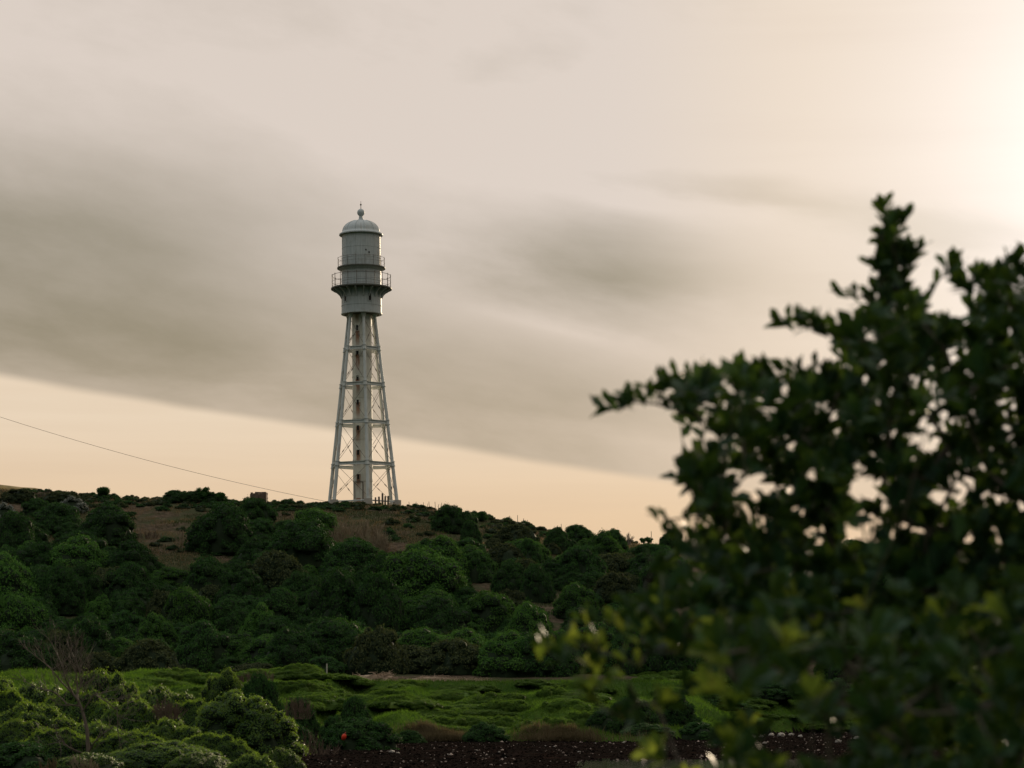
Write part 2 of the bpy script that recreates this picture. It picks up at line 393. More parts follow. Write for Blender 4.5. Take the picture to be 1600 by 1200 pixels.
M['iron'] = mat('rusty_iron_rod', iron_fn)
def cable_fn(t, g, out): pbsdf(t, out, (0.06, 0.045, 0.04), 0.7, 0.2)
M['cable'] = mat('cable_sheath', cable_fn)
def red_fn(t, g, out):
    geo = t.nodes.new('ShaderNodeNewGeometry'); n = g.noise(geo.outputs['Position'], 8, 3)
    pbsdf(t, out, g.mix(n, (0.55, 0.03, 0.012), (0.75, 0.06, 0.02)), 0.5, 0.4)
M['red'] = mat('red_plastic', red_fn)
def conc_fn(t, g, out):
    geo = t.nodes.new('ShaderNodeNewGeometry'); n = g.noise(geo.outputs['Position'], 3, 4)
    pbsdf(t, out, g.mix(n, (0.28, 0.26, 0.22), (0.48, 0.45, 0.40)), 0.85, 0.2)
M['concrete'] = mat('pale_concrete', conc_fn)

# ------------------------------------------------------------------ terrain
RIDGE_Y = 268.0
SKY_X = [-600, -100, 0, 50, 130, 250, 340, 400, 500, 630, 700, 750, 800, 850, 900, 980, 1050, 1130, 1350, 1600, 2300]
SKY_Y = [752, 758, 764, 767, 774, 781, 784, 786, 788, 790, 799, 808, 818, 828, 842, 849, 852, 855, 852, 856, 850]
def sstep(t): t = np.clip(t, 0, 1); return t*t*(3-2*t)
def bank_line(X):      # where turf meets shore
    return 122.0 + 0.8*np.sin(X*0.9) + 0.5*np.sin(X*2.3+1) + 38*sstep((X-6)/14.0)
def path_line(X):
    return np.maximum(150.0, bank_line(X)+14)
def left_land(X, Y):   # 1 on the spit at the left, 0 on the shore
    edge = -7.2 - 0.035*(Y-76) + 0.5*np.sin(Y*0.35)
    return sstep((edge - X)/1.6)
def height(X, Y):
    X = np.asarray(X, float); Y = np.asarray(Y, float)
    pxl = 800 + X*F/RIDGE_Y
    zr = EYE + (HOR - np.interp(pxl, SKY_X, SKY_Y))*RIDGE_Y/F
    bl = bank_line(X); pl = path_line(X)
    # shore
    zs = 0.10 - 0.22*sstep((100-Y)/26.0)*sstep((X-0.5)/3.0) + 0.05*(fbm(X*0.6, Y*0.35, 3)-0.5)
    # spit at the left and its continuation
    ll = left_land(X, Y)
    zl = 0.35 + 0.9*sstep((Y-85)/40.0) + 0.35*(fbm(X*0.4, Y*0.4, 9)-0.5)
    z = zs*(1-ll) + zl*ll
    # turf bank: steep lip, then mounds, then path
    tb = (Y-bl)/(pl-bl)
    lip = sstep((Y-bl)/0.9)
    m = fbm(X*0.36+3, Y*0.24, 21, 2); m2 = fbm(X*0.95, Y*0.7, 33, 2)
    zb = z + (0.55 + 0.25*np.sin(X*0.8))*lip + (2.2*np.clip(tb, 0, 1)) + 2.6*(m-0.45)*lip*np.clip(1.1-tb, 0.15, 1)*np.clip(tb*5, 0.25, 1) + 0.8*(m2-0.5)*lip*np.clip(1.2-tb, 0.1, 1)
    z = np.where(Y > bl, np.maximum(zb, z+0.1*lip), z)
    # hill
    zp = 3.4 + 0.02*X*0
    z = np.where(Y > pl-2, z + (zp - z)*sstep((Y-pl+2)/3.0), z)
    y1 = 192.0; z1 = 6.4
    zh = np.where(Y < y1, zp + (z1-zp)*np.clip((Y-pl-3)/(y1-pl-3), 0, 1)**1.3, z1 + (zr-z1)*np.clip((Y-y1)/(RIDGE_Y-y1), 0, 1)**0.93)
    bump = 1.1*(fbm(X*0.09, Y*0.09, 40)-0.5) + 0.5*(fbm(X*0.35, Y*0.35, 45)-0.5)
    zh = zh + bump*np.clip((Y-pl-5)/20, 0, 1)*np.clip((RIDGE_Y+6-Y)/30, 0.15, 1)
    zh = np.where(Y > RIDGE_Y, zr - 0.022*(Y-RIDGE_Y)*np.clip((Y-RIDGE_Y-10)/20, 0, 1) - 0.0*Y, zh)
    zh = np.maximum(zh, 1.0)
    z = np.where(Y > pl+3, zh, z)
    return z
def h1(x, y): return float(height(np.array([x]), np.array([y]))[0])
def grid(name, xs, ys, matr, keep=None, smooth=True, zoff=0.0):
    XX, YY = np.meshgrid(xs, ys); ZZ = height(XX, YY)+zoff
    V = np.stack([XX, YY, ZZ], -1).reshape(-1, 3); nx = len(xs)
    i, j = np.meshgrid(np.arange(len(ys)-1), np.arange(nx-1), indexing='ij')
    a = (i*nx+j).ravel(); T = np.stack([a, a+1, a+nx+1, a+nx], 1)
    if keep is not None:
        cx = V[T].mean(1); T = T[keep(cx[:, 0], cx[:, 1])]
        used, inv = np.unique(T, return_inverse=True); V = V[used]; T = inv.reshape(T.shape)
    o = link(name, npmesh(name, V, T, smooth), matr); tag(o, kind='structure')
    return o
tailL = [-9000, -2500, -800, -300, -160]; tailR = [180, 320, 800, 2500, 9000]
xs_h = np.array(tailL + list(np.arange(-110, 141, 0.9)) + tailR)
xs_l = np.array(tailL + list(np.arange(-60, -24, 1.2)) + list(np.arange(-24, 22, 0.3)) + list(np.arange(22, 80, 1.2)) + tailR)
ys_l = np.array(list(np.arange(52, 112, 0.6)) + list(np.arange(112, 162, 0.25)) + list(np.arange(162, 200, 1.0)))
grid('shore', xs_l, ys_l, M['shore'], keep=lambda x, y: (y < bank_line(x)+0.1) & ((x > -9000)) & (left_land(x, y) < 0.5))
grid('grass_bank', xs_l, ys_l, M['bank'], keep=lambda x, y: ((y >= bank_line(x)+0.1) | (left_land(x, y) >= 0.5)) & (y < path_line(x)+1.6))
grid('path', xs_l, ys_l, M['path'], keep=lambda x, y: (y >= path_line(x)+1.6) & (y < path_line(x)+4.2))
grid('hillside', xs_h, np.array(list(np.arange(152, 290, 0.7)) + [294, 300, 315, 340, 400, 600, 1200, 3000, 9000]), M['hill'], keep=lambda x, y: y >= path_line(x)+3.6, zoff=-0.004)
# near ground round the camera
def near_ground():
    xs = np.array([-9000, -1500, -200] + list(np.arange(-40, 41, 1.0)) + [200, 1500, 9000]); ys = np.array([-9000, -1500, -200] + list(np.arange(-40, 34, 1.0)))
    XX, YY = np.meshgrid(xs, ys)
    ZZ = 0.45 + 0.2*(fbm(XX*0.3, YY*0.3, 5)-0.5) - 1.2*sstep((YY-24)/9.0)
    nx = len(xs); V = np.stack([XX, YY, ZZ], -1).reshape(-1, 3)
    i, j = np.meshgrid(np.arange(len(ys)-1), np.arange(nx-1), indexing='ij'); a = (i*nx+j).ravel()
    tag(link('near_ground', npmesh('near_ground', V, np.stack([a, a+1, a+nx+1, a+nx], 1), True), M['bank']), kind='structure')
near_ground()
wm = MB(); wm.add([(-9000, 20, 0), (9000, 20, 0), (9000, 175, 0), (-9000, 175, 0)], [(0, 1, 2, 3)])
tag(wm.build('water', M['water']), kind='structure')
# golden hill far off at the left
def far_hill():
    xs = np.linspace(-260, -60, 90); ys = np.linspace(380, 520, 50); XX, YY = np.meshgrid(xs, ys)
    pxl = 800 + XX*F/400.0
    top = EYE + (HOR - np.interp(pxl, [-1400, -400, -120, 0, 20, 45, 80, 140], [690, 700, 722, 738, 744, 755, 772, 800]))*400/F
    ZZ = top*np.clip(np.sin(np.clip((YY-372)/60, 0, 1)*math.pi/2), 0, 1)*(1-0.3*np.clip((YY-440)/80, 0, 1)) + 0.9*(fbm(XX*0.2, YY*0.2, 8)-0.5)
    nx = len(xs); V = np.stack([XX, YY, ZZ], -1).reshape(-1, 3)
    i, j = np.meshgrid(np.arange(len(ys)-1), np.arange(nx-1), indexing='ij'); a = (i*nx+j).ravel()
    tag(link('far_hill', npmesh('far_hill', V, np.stack([a, a+1, a+nx+1, a+nx], 1), True), M['farhill']), kind='structure')
far_hill()
def on_slope(x, y, ymin=160.0, ymax=RIDGE_Y+2):
    """ground point seen at photo pixel (x, y) on the hill"""
    Ys = np.arange(ymin, ymax, 0.5); X = (x-800)/F*Ys; py = HOR - (height(X, Ys)-EYE)/Ys*F
    k = np.argmax(py <= y) if (py <= y).any() else len(Ys)-1
    return Vector((X[k], Ys[k], h1(X[k], Ys[k])))

# ------------------------------------------------------------------ foliage builders
LV = np.array([(0, -0.5, 0), (0.34, 0.0, 0.07), (0, 0.5, -0.04), (-0.34, 0.0, 0.07)]); LT = np.array([(0, 1, 2, 3)])
def ico(sub):
    import bmesh
    bm = bmesh.new(); bmesh.ops.create_icosphere(bm, subdivisions=sub, radius=1)
    v = np.array([p.co[:] for p in bm.verts]); f = np.array([[q.index for q in p.verts] for p in bm.faces]); bm.free()
    return v, f
ICO1 = ico(1); ICO2 = ico(2)
INNER = {}
def crown(name, w, h, nl, lr, nleaf, ls, flat=0.0, seed=0, hull=0.86, upbias=0.35, gap=0.0):
    """lobed crown w wide and h high, base at z=0; leaves and inner hull in one mesh"""
    rg = np.random.default_rng(seed)
    # lobe centres: over the dome surface
    bigs = [(np.array([0, 0, 0.0]), w*0.40, h*0.96)]
    for i in range(6 if nl > 40 else 3):
        u = 2*math.pi*(i+rg.uniform(-.3, .3))/6; d_ = rg.uniform(0.20, 0.27)*w
        bigs.append((np.array([math.cos(u)*d_, math.sin(u)*d_, 0.0]), w*rg.uniform(0.20, 0.27), h*rg.uniform(0.55, 0.88)))
    cs = []; rs = []; k = 0; ws = np.array([b_[1]**2 for b_ in bigs]); ws /= ws.sum()
    while len(cs) < nl and k < 9000:
        k += 1
        bi = rg.choice(len(bigs), p=ws); bc, br, bh = bigs[bi]
        d = rg.normal(size=3); d /= np.linalg.norm(d); d[2] = abs(d[2])
        r = lr*rg.uniform(0.55, 1.3)
        c = bc + d*np.array([br-r*0.75, br-r*0.75, bh-r*0.9]) + d*r*rg.uniform(-0.45, 0.6); c[2] = max(c[2], 0.3*r)
        inside = False
        for b2, (c2, r2, h2) in enumerate(bigs):
            if b2 == bi: continue
            q = (c-c2)/np.array([r2, r2, h2])
            if (q**2).sum() < 0.62: inside = True; break
        if inside: continue
        cs.append(c); rs.append(r)
    cs = np.array(cs); rs = np.array(rs)
    # leaves on lobe surfaces
    P = []; Nn = []
    per = nleaf*rs**2/np.sum(rs**2)
    for c, r, n in zip(cs, rs, per):
        n = int(n*1.5)+1
        d = rg.normal(size=(n, 3)); d /= np.linalg.norm(d, axis=1, keepdims=True); d[:, 2] = np.where(d[:, 2] < -0.35, -d[:, 2], d[:, 2])
        rr = r*(0.93 + 0.16*rg.random(n)**2)*(1+0.07*np.sin(d[:, 0]*9+c[0]*3)*np.cos(d[:, 1]*8+c[2]*3))
        p = c + d*rr[:, None]; p[:, 2] = np.abs(p[:, 2])
        dist = np.linalg.norm(p[:, None]-cs[None], axis=2) - rs[None]*0.9
        ok = dist.min(1) > -1e-6
        p = p[ok]; d = d[ok]; st = rg.random(len(p)) < 0.05
        p[st] += d[st]*r*rg.uniform(0.05, 0.5, (int(st.sum()), 1)) + np.array([0, 0, 0.05*r])
        P.append(p); Nn.append(d)
    P = np.concatenate(P); Nn = np.concatenate(Nn); n = len(P)
    rd = rg.normal(size=(n, 3)); nrm = Nn*1.0 + rd*0.36 + np.array([0, 0, upbias]); nrm /= np.linalg.norm(nrm, axis=1, keepdims=True)
    dd = np.cross(nrm, rg.normal(size=(n, 3))) + Nn*0.5 + np.array([0, 0, 0.25])
    Mx = frames(dd, nrm); S = ls*rg.uniform(0.6, 1.4, n)
    V, T = bake(LV, LT, Mx, P, S); T = np.concatenate([T[:, [0, 1, 2]], T[:, [0, 2, 3]]])
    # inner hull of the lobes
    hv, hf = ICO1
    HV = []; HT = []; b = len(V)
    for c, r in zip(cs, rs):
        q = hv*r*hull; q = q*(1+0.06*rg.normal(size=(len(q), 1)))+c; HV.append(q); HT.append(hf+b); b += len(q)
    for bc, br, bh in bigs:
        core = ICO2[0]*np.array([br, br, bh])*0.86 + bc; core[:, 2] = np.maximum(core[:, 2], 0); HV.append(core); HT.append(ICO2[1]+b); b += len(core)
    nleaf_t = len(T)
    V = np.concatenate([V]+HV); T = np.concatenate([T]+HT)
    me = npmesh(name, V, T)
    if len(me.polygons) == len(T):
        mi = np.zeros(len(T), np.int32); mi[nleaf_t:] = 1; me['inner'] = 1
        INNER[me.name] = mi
    return me
def grow(mb, p, d, L, r, depth, spread=0.6, up=0.15, nb=(2, 4), seg=3, wig=0.18, rmin=0.004, sides=5, shrink=0.68, tips=None, rs=random):
    pts = [p]; rad = [r]; q = p; dd = d.normalized(); end = max(r*0.62, rmin)
    for i in range(seg):
        dd = (dd + Vector((rs.uniform(-1, 1), rs.uniform(-1, 1), rs.uniform(-1, 1)))*wig + Vector((0, 0, up*0.3))).normalized()
        q = q + dd*(L/seg); pts.append(q); rad.append(r+(end-r)*(i+1)/seg)
    mb.tube(pts, rad, n=max(3, sides), cap=False)
    if tips is not None and depth <= 1: tips.append((q, dd))
    if depth <= 0: return
    for b in range(rs.randint(*nb)):
        t = rs.uniform(0.35, 1.0); k = min(int(t*seg), seg-1); s = pts[k].lerp(pts[k+1], t*seg-k)
        nd = (dd + Vector((rs.uniform(-1, 1), rs.uniform(-1, 1), rs.uniform(-0.6, 1)))*spread*1.6 + Vector((0, 0, up))).normalized()
        grow(mb, s, nd, L*shrink*rs.uniform(0.7, 1.15), max(rad[k]*0.62, rmin), depth-1, spread, up, nb, seg, wig, rmin, sides-1, shrink, tips, rs)
    # leader
    grow(mb, q, (dd+Vector((rs.uniform(-1, 1), rs.uniform(-1, 1), 0))*0.3).normalized(), L*shrink, end, depth-1, spread, up, nb, seg, wig, rmin, sides-1, shrink, tips, rs)

# ------------------------------------------------------------------ lighthouse
MS = 276.0/F                        # metres per photo pixel at the tower
T0 = px(567.3, 787, 276)
lh = empty('lighthouse', T0); lh.rotation_euler = (0, R(-0.43), 0)
tag(lh, 'tall white iron lighthouse with a domed lantern on braced legs, on the hilltop', 'lighthouse')
def hz(y): return (787.0 - y)*MS
def U(phi):
    t = R(phi + 3.5); return Vector((math.sin(t), -math.cos(t), 0))
# shaft
b = MB(); r = 15.3*MS; prof = [(r+0.06, -1.0), (r+0.06, 0.15), (r, 0.2)]
zt = hz(492)
nseg = 9
for i in range(nseg):
    za = 0.2+(zt-0.2)*i/nseg; zb = 0.2+(zt-0.2)*(i+1)/nseg
    if i: prof += [(r+0.035, za-0.05), (r+0.035, za+0.05), (r, za+0.055)]
    prof.append((r, zb-0.055))
b.lathe(prof, 56); shaft = b.build('shaft', M['paint_shaft'], lh, sharp=30)
for k, yy in enumerate((512, 552, 590, 628, 668, 706, 744)):
    u = U(-26); zc = hz(yy+2.2); Mx = Matrix.Rotation(R(-26+3.5), 3, 'Z')
    f = MB(); c = u*(r-0.02)+Vector((0, 0, zc))
    for sx in (-1, 1): f.box(c + Mx @ Vector((sx*0.19, -0.04, 0)), (0.035, 0.07, 0.36), Mx)
    for sz in (-1, 1): f.box(c + Mx @ Vector((0, -0.04, sz*0.33)), (0.154, 0.07, 0.035), Mx)
    fo = f.build('window', M['paint_shaft'], lh)
    p = MB(); p.box(c + Mx @ Vector((0, 0.01, 0)), (0.155, 0.06, 0.295), Mx); p.build('pane', M['dark'], fo)
# door
u = U(-12); Mx = Matrix.Rotation(R(-24+3.5), 3, 'Z'); u = U(-24); d = MB(); c = u*(r-0.03)+Vector((0, 0, 1.25))
d.box(c, (0.46, 0.08, 1.1), Mx); door = d.build('door', M['paint_shaft'], lh)
f = MB()
for sx in (-1, 1): f.box(c+Mx @ Vector((sx*0.5, -0.04, 0.0)), (0.038, 0.08, 1.17), Mx)
f.box(c+Mx @ Vector((0, -0.04, 1.14)), (0.46, 0.08, 0.038), Mx); f.build('door_frame', M['iron'], door)
# legs
def legp(phi, y):
    t = (y-492)/(787-492); return U(phi)*((22+(57-22)*t)*MS) + Vector((0, 0, hz(y)))
PH = [8+60*k for k in range(6)]; LV_Y = [546, 602.5, 662, 727]
for ph in PH:
    l = MB(); ys = [492]+LV_Y+[787, 799]
    rr = lambda y: (2.2+0.75*(y-492)/295)*MS
    l.tube([legp(ph, y) for y in ys], [rr(y) for y in ys], 14); leg = l.build('leg', M['paint_leg'], lh, sharp=40)
    for y in LV_Y:
        k = MB(); p = legp(ph, y); ax = (legp(ph, y-5)-legp(ph, y+5)).normalized()
        k.tube([p-ax*0.27, p-ax*0.20], rr(y)+0.10, 14); k.tube([p-ax*0.20, p+ax*0.20], rr(y)+0.045, 14); k.tube([p+ax*0.20, p+ax*0.27], rr(y)+0.10, 14)
        k.build('collar', M['paint_leg'], leg, sharp=40)
    k = MB(); p = legp(ph, 787); k.tube([p+Vector((0, 0, -1.2)), p+Vector((0, 0, 0.25))], 0.48, 12); k.build('footing', M['concrete'], leg, sharp=40)
    k = MB(); p = legp(ph, 492); k.tube([p+Vector((0, 0, -0.45)), p], [rr(492)+0.03, rr(492)+0.16], 14); k.build('capital', M['paint_leg'], leg, sharp=40)
for y in LV_Y:
    for i in range(6):
        p = legp(PH[i], y); q = legp(PH[(i+1) % 6], y); dv = (q-p); L = dv.length; dv.normalize(); nrm = Vector((0, 0, 1)).cross(dv)
        Mx = Matrix((dv, nrm, Vector((0, 0, 1)))).transposed(); c = (p+q)/2; s = (L/2-0.28)
        k = MB(); k.box(c+Vector((0, 0, 0.155)), (s, 0.13, 0.028), Mx); k.box(c-Vector((0, 0, 0.155)), (s, 0.13, 0.028), Mx); k.box(c, (s, 0.022, 0.127), Mx)
        k.build('ring_girder', M['paint_leg'], lh)
    # spokes to the shaft
    for i in (0, 1, 2, 3, 4, 5):
        p = legp(PH[i], y); q = U(PH[i])*r + Vector((0, 0, hz(y)))
        k = MB(); k.tube([p, q], 0.045, 6); k.build('spoke', M['paint_leg'], lh)
lev = [497]+LV_Y+[783]
for a, bb in zip(lev[:-1], lev[1:]):
    for i in range(6):
        i2 = (i+1) % 6
        for p, q in ((legp(PH[i], a+3), legp(PH[i2], bb-3)), (legp(PH[i2], a+3), legp(PH[i], bb-3))):
            k = MB(); k.tube([p, q], 0.022, 5); m_ = p.lerp(q, 0.62); ax = (q-p).normalized(); k.tube([m_-ax*0.18, m_+ax*0.18], 0.05, 6)
            k.build('brace_rod', M['iron'], lh)
# low white kerb round the foot, open toward the sea
k = MB()
for i in (0, 1, 5):
    p = legp(PH[i], 786); q = legp(PH[(i+1) % 6], 786); k.tube([p, q], 0.09, 6)
k.build('foot_rail', M['paint_leg'], lh)
# drums
rl = 31.3*MS
b = MB(); z0 = hz(492); z1 = hz(451.4)
prof = [(0.2, z0+0.01), (rl-0.25, z0), (rl-0.02, z0), (rl+0.05, z0+0.02), (rl+0.05, z0+0.16), (rl, z0+0.17)]
for f_ in (0.33, 0.66): prof += [(rl, z0+(z1-z0)*f_-0.05), (rl+0.03, z0+(z1-z0)*f_-0.045), (rl+0.03, z0+(z1-z0)*f_+0.045), (rl, z0+(z1-z0)*f_+0.05)]
prof += [(rl, z1-0.04)]
b.lathe(prof, 72); drum = b.build('lower_drum', M['paint'], lh, sharp=30)
b = MB(); b.lathe([(0.3, z0-0.02), (rl-0.3, z0-0.02)], 72); b.build('drum_underside', M['under'], drum)
for phw, zc, hh, ww in ((24, hz(468.3), 0.40, 0.165), (-52, hz(468.3), 0.40, 0.165), (150, hz(468.3), 0.40, 0.165)):
    Mx = Matrix.Rotation(R(phw+3.5), 3, 'Z'); c = U(phw)*(rl-0.02)+Vector((0, 0, zc)); f = MB()
    for sx in (-1, 1): f.box(c+Mx @ Vector((sx*(ww+0.035), -0.02, 0)), (0.035, 0.06, hh+0.07), Mx)
    for sz in (-1, 1): f.box(c+Mx @ Vector((0, -0.02, sz*(hh+0.035))), (ww-0.002, 0.06, 0.035), Mx)
    fo = f.build('window', M['paint'], lh)
    p = MB(); p.box(c, (ww-0.004, 0.05, hh-0.004), Mx); p.build('pane', M['dark'], fo)
# brackets under main gallery
rg_ = 47.6*MS
for i in range(20):
    ph = 18*i+5; u = U(ph); side = Vector((-u.y, u.x, 0)); vs = []
    pr = [(rl, -0.12), (rg_-0.22, -0.12), (rg_-0.22, -0.24), (rl+0.62, -0.40), (rl+0.27, -0.72), (rl+0.06, -1.12), (rl, -1.14)]
    for s in (-1, 1):
        for rr_, zz_ in pr: vs.append(u*rr_ + side*0.05*s + Vector((0, 0, z1+zz_)))
    n = len(pr); fs = [tuple(range(n)), tuple(range(2*n-1, n-1, -1))] + [(j, j+n, (j+1) % n+n, (j+1) % n) for j in range(n)]
    MB().add(vs, fs).build('bracket', M['paint'], lh)
b = MB(); b.lathe([(rl-0.05, z1-0.1), (rg_-0.04, z1-0.1), (rg_, z1-0.09), (rg_, z1+0.05), (rg_-0.05, z1+0.06), (rl-0.3, z1+0.06)], 80); gal = b.build('gallery_deck', M['under'], lh, sharp=30)
def railing(name, rad, z, hgt, npost, pr, rails, rr):
    k = MB()
    for fz, r2 in rails:
        pts = [(rad*math.cos(2*math.pi*i/72), rad*math.sin(2*math.pi*i/72), z+hgt*fz) for i in range(73)]
        k.tube(pts, r2, 5, cap=False)
    o = k.build(name, M['iron'], lh)
    for i in range(npost):
        p = U(360*i/npost+9)*rad + Vector((0, 0, z)); k = MB(); k.tube([p, p+Vector((0, 0, hgt))], pr, 6); k.tube([p+Vector((0, 0, hgt)), p+Vector((0, 0, hgt+0.1))], [pr*1.6, pr*0.8], 6)
        k.build('rail_post', M['iron'], o)
    return o
railing('gallery_railing', rg_-0.12, z1+0.06, 1.42, 20, 0.035, ((0.98, 0.028), (0.5, 0.018), (0.12, 0.015)), 0)
# middle drum
z2 = hz(419.3); rm = 30.8*MS; b = MB()
prof = [(rm, z1+0.062)]
for f_ in (0.36, 0.7): prof += [(rm, z1+(z2-z1)*f_-0.05), (rm+0.03, z1+(z2-z1)*f_-0.045), (rm+0.03, z1+(z2-z1)*f_+0.045), (rm, z1+(z2-z1)*f_+0.05)]
prof += [(rm, z2-0.36), (rm+0.1, z2-0.30), (rm+0.34, z2-0.09)]
b.lathe(prof, 72); b.build('middle_drum', M['paint'], lh, sharp=30)
rg2 = 37.7*MS
b = MB(); b.lathe([(rm+0.33, z2-0.088), (rg2-0.02, z2-0.088), (rg2, z2-0.07), (rg2, z2+0.05), (rg2-0.03, z2+0.06), (rm-0.3, z2+0.06)], 80); b.build('lantern_gallery_deck', M['under'], lh, sharp=30)
railing('lantern_railing', rg2-0.08, z2+0.06, 1.05, 16, 0.022, ((1.0, 0.02), (0.5, 0.012)), 0)
# lantern drum, vertical seams
z3 = hz(366.7); rL = 30*MS; b = MB(); b.lathe([(rL, z2+0.062), (rL, z2+1.05), (rL+0.025, z2+1.06), (rL+0.025, z2+1.13), (rL, z2+1.14), (rL, z2+2.2), (rL+0.02, z2+2.21), (rL+0.02, z2+2.27), (rL, z2+2.28), (rL, z3-0.05)], 72); ld = b.build('lantern_drum', M['paint'], lh, sharp=30)
for i in range(12):
    ph = 30*i+12; Mx = Matrix.Rotation(R(ph+3.5), 3, 'Z'); k = MB(); k.box(U(ph)*(rL+0.012)+Vector((0, 0, (z2+z3)/2)), (0.035, 0.022, (z3-z2)/2-0.12), Mx); k.build('seam_strip', M['paint'], ld)
for ph, zz in ((14, z2+1.75), (24, z2+1.5)):
    Mx = Matrix.Rotation(R(ph+3.5), 3, 'Z'); k = MB(); k.box(U(ph)*(rL+0.02)+Vector((0, 0, zz)), (0.075, 0.03, 0.075), Mx); k.build('vent', M['dark'], ld)
k = MB(); k.tube([U(60)*(rL+0.22)+Vector((0, 0, z2)), U(60)*(rL+0.22)+Vector((0, 0, z3-0.1))], 0.02, 5); k.tube([U(66)*(rL+0.22)+Vector((0, 0, z2)), U(66)*(rL+0.22)+Vector((0, 0, z3-0.1))], 0.02, 5)
for i in range(12):
    zz = z2+0.3+i*0.29; k.tube([U(60)*(rL+0.22)+Vector((0, 0, zz)), U(66)*(rL+0.22)+Vector((0, 0, zz))], 0.012, 4)
k.build('ladder', M['iron'], lh)
# dome
re = 34.2*MS; rd_ = 29.5*MS; zn = hz(344.5); b = MB()
prof = [(rL-0.1, z3-0.06), (re-0.03, z3-0.12), (re, z3-0.10), (re, z3+0.02), (rd_+0.06, z3+0.22)]
for i in range(1, 15):
    t = i/14*math.pi/2*0.90; prof.append((rd_*math.cos(t)**0.9, z3+0.22+(zn-z3-0.22)*math.sin(t)/math.sin(math.pi/2*0.90)))
b.lathe(prof, 72); dome = b.build('dome', M['paint'], lh, sharp=30)
for i in range(12):
    ph = 30*i+12; pts = []
    for j in range(0, 13):
        t = j/14*math.pi/2*0.90; pts.append(U(ph)*(rd_*math.cos(t)**0.9+0.01)+Vector((0, 0, z3+0.22+(zn-z3-0.22)*math.sin(t)/math.sin(math.pi/2*0.9)+0.01)))
    k = MB(); k.tube(pts, 0.028, 5); k.build('dome_rib', M['paint'], dome)
zb = hz(332.2); rb = 5.9*MS
b = MB(); prof = [(rd_*0.20, zn-0.05), (4.7*MS, zn+0.04), (3.4*MS, zn+0.2), (3.0*MS, zb-rb*0.93)]
for i in range(11):
    t = -1.15+(1.5708+1.15)*i/10; prof.append((max(rb*math.cos(t), 0.035), zb+rb*math.sin(t)))
b.lathe(prof, 32); b.build('finial_ball', M['paint'], lh, sharp=50)
b = MB(); zr_ = zb+rb; b.lathe([(0.04, zr_-0.02), (0.03, hz(321.5)), (0.085, hz(320.6)), (0.10, hz(319.8)), (0.085, hz(319)), (0.025, hz(318)), (0.012, hz(314))], 10); b.build('lightning_rod', M['iron'], lh)

# ------------------------------------------------------------------ things on the ridge
# posts beside the tower
for i, (x, y, w_, lab) in enumerate(((587, 777, .10, 'short wooden post nearest the lighthouse shaft'), (592.4, 776, .12, 'second wooden post from the shaft, slightly shorter than its neighbour'), (597.7, 770.7, .12, 'tallest wooden post in the middle of the row at the lighthouse foot'), (602, 775.3, .11, 'wooden post just right of the tallest one at the lighthouse foot'), (606.7, 774.7, .12, 'last wooden post of the row, nearest the right hand lighthouse legs'))):
    t = px(x, y, 272.5); bz = h1(t.x, t.y)-0.4; k = MB()
    k.tube([(t.x, t.y, bz), (t.x+random.uniform(-.02, .02), t.y, (bz+t.z)/2), (t.x+random.uniform(-.03, .03), t.y, t.z)], [w_*1.1, w_, w_*0.9], 7)
    tag(k.build('wooden_post', M['post']), lab, 'post', 'wooden posts at the foot of the lighthouse')
def thin_post(x, y, Y, lab, grp, rad=0.03, lean=0.0, mt='post', cat='post'):
    t = px(x, y, Y); bz = h1(t.x, t.y)-0.4; k = MB(); k.tube([(t.x, t.y, bz), (t.x+lean, t.y, t.z)], [rad, rad*0.8], 6)
    return tag(k.build('fence_post', M[mt]), lab, cat, grp)
for x, y in ((641, 784), (652, 784), (662, 785), (667, 786.5), (672, 783.5), (681, 784), (684.5, 788), (688, 785.5)):
    thin_post(x, y, 270, 'thin grey stake of the row on the ridge just right of the lighthouse', 'thin stakes on the ridge right of the lighthouse', 0.035, random.uniform(-.18, .18))
for x, y, lab in ((796, 806, 'leftmost thin stake on the sloping ridge beyond the two small trees'), (809, 805, 'tallest thin stake on the sloping ridge right of the two small trees'), (817, 810, 'short stake just right of the tallest one on the sloping ridge'), (825.6, 812.5, 'rightmost stake of the four on the sloping ridge'), (870, 821, 'very short stake low on the ridge before the rounded bushes'), (877.5, 818.5, 'thin stake standing at the ridge where the rounded bushes begin'), (1018.5, 830, 'thin pole on the ridge just right of the bare tree'), (1046, 832, 'thin pole against the rounded ridge tree beside the foreground shrub'), (1072, 838, 'rightmost thin pole on the ridge, partly behind foreground twigs')):
    thin_post(x, y, 268.5, lab, 'thin stakes along the falling ridge', 0.04, random.uniform(-.1, .1))
# white marker post in the valley
t = px(510.7, 1037, 151.5); bz = h1(t.x, t.y)
k = MB(); k.tube([(t.x, t.y, bz-0.3), (t.x, t.y, t.z)], 0.045, 8); tag(k.build('marker_post', M['concrete']), 'slim white marker post beside the path at the foot of the dark slope', 'post')
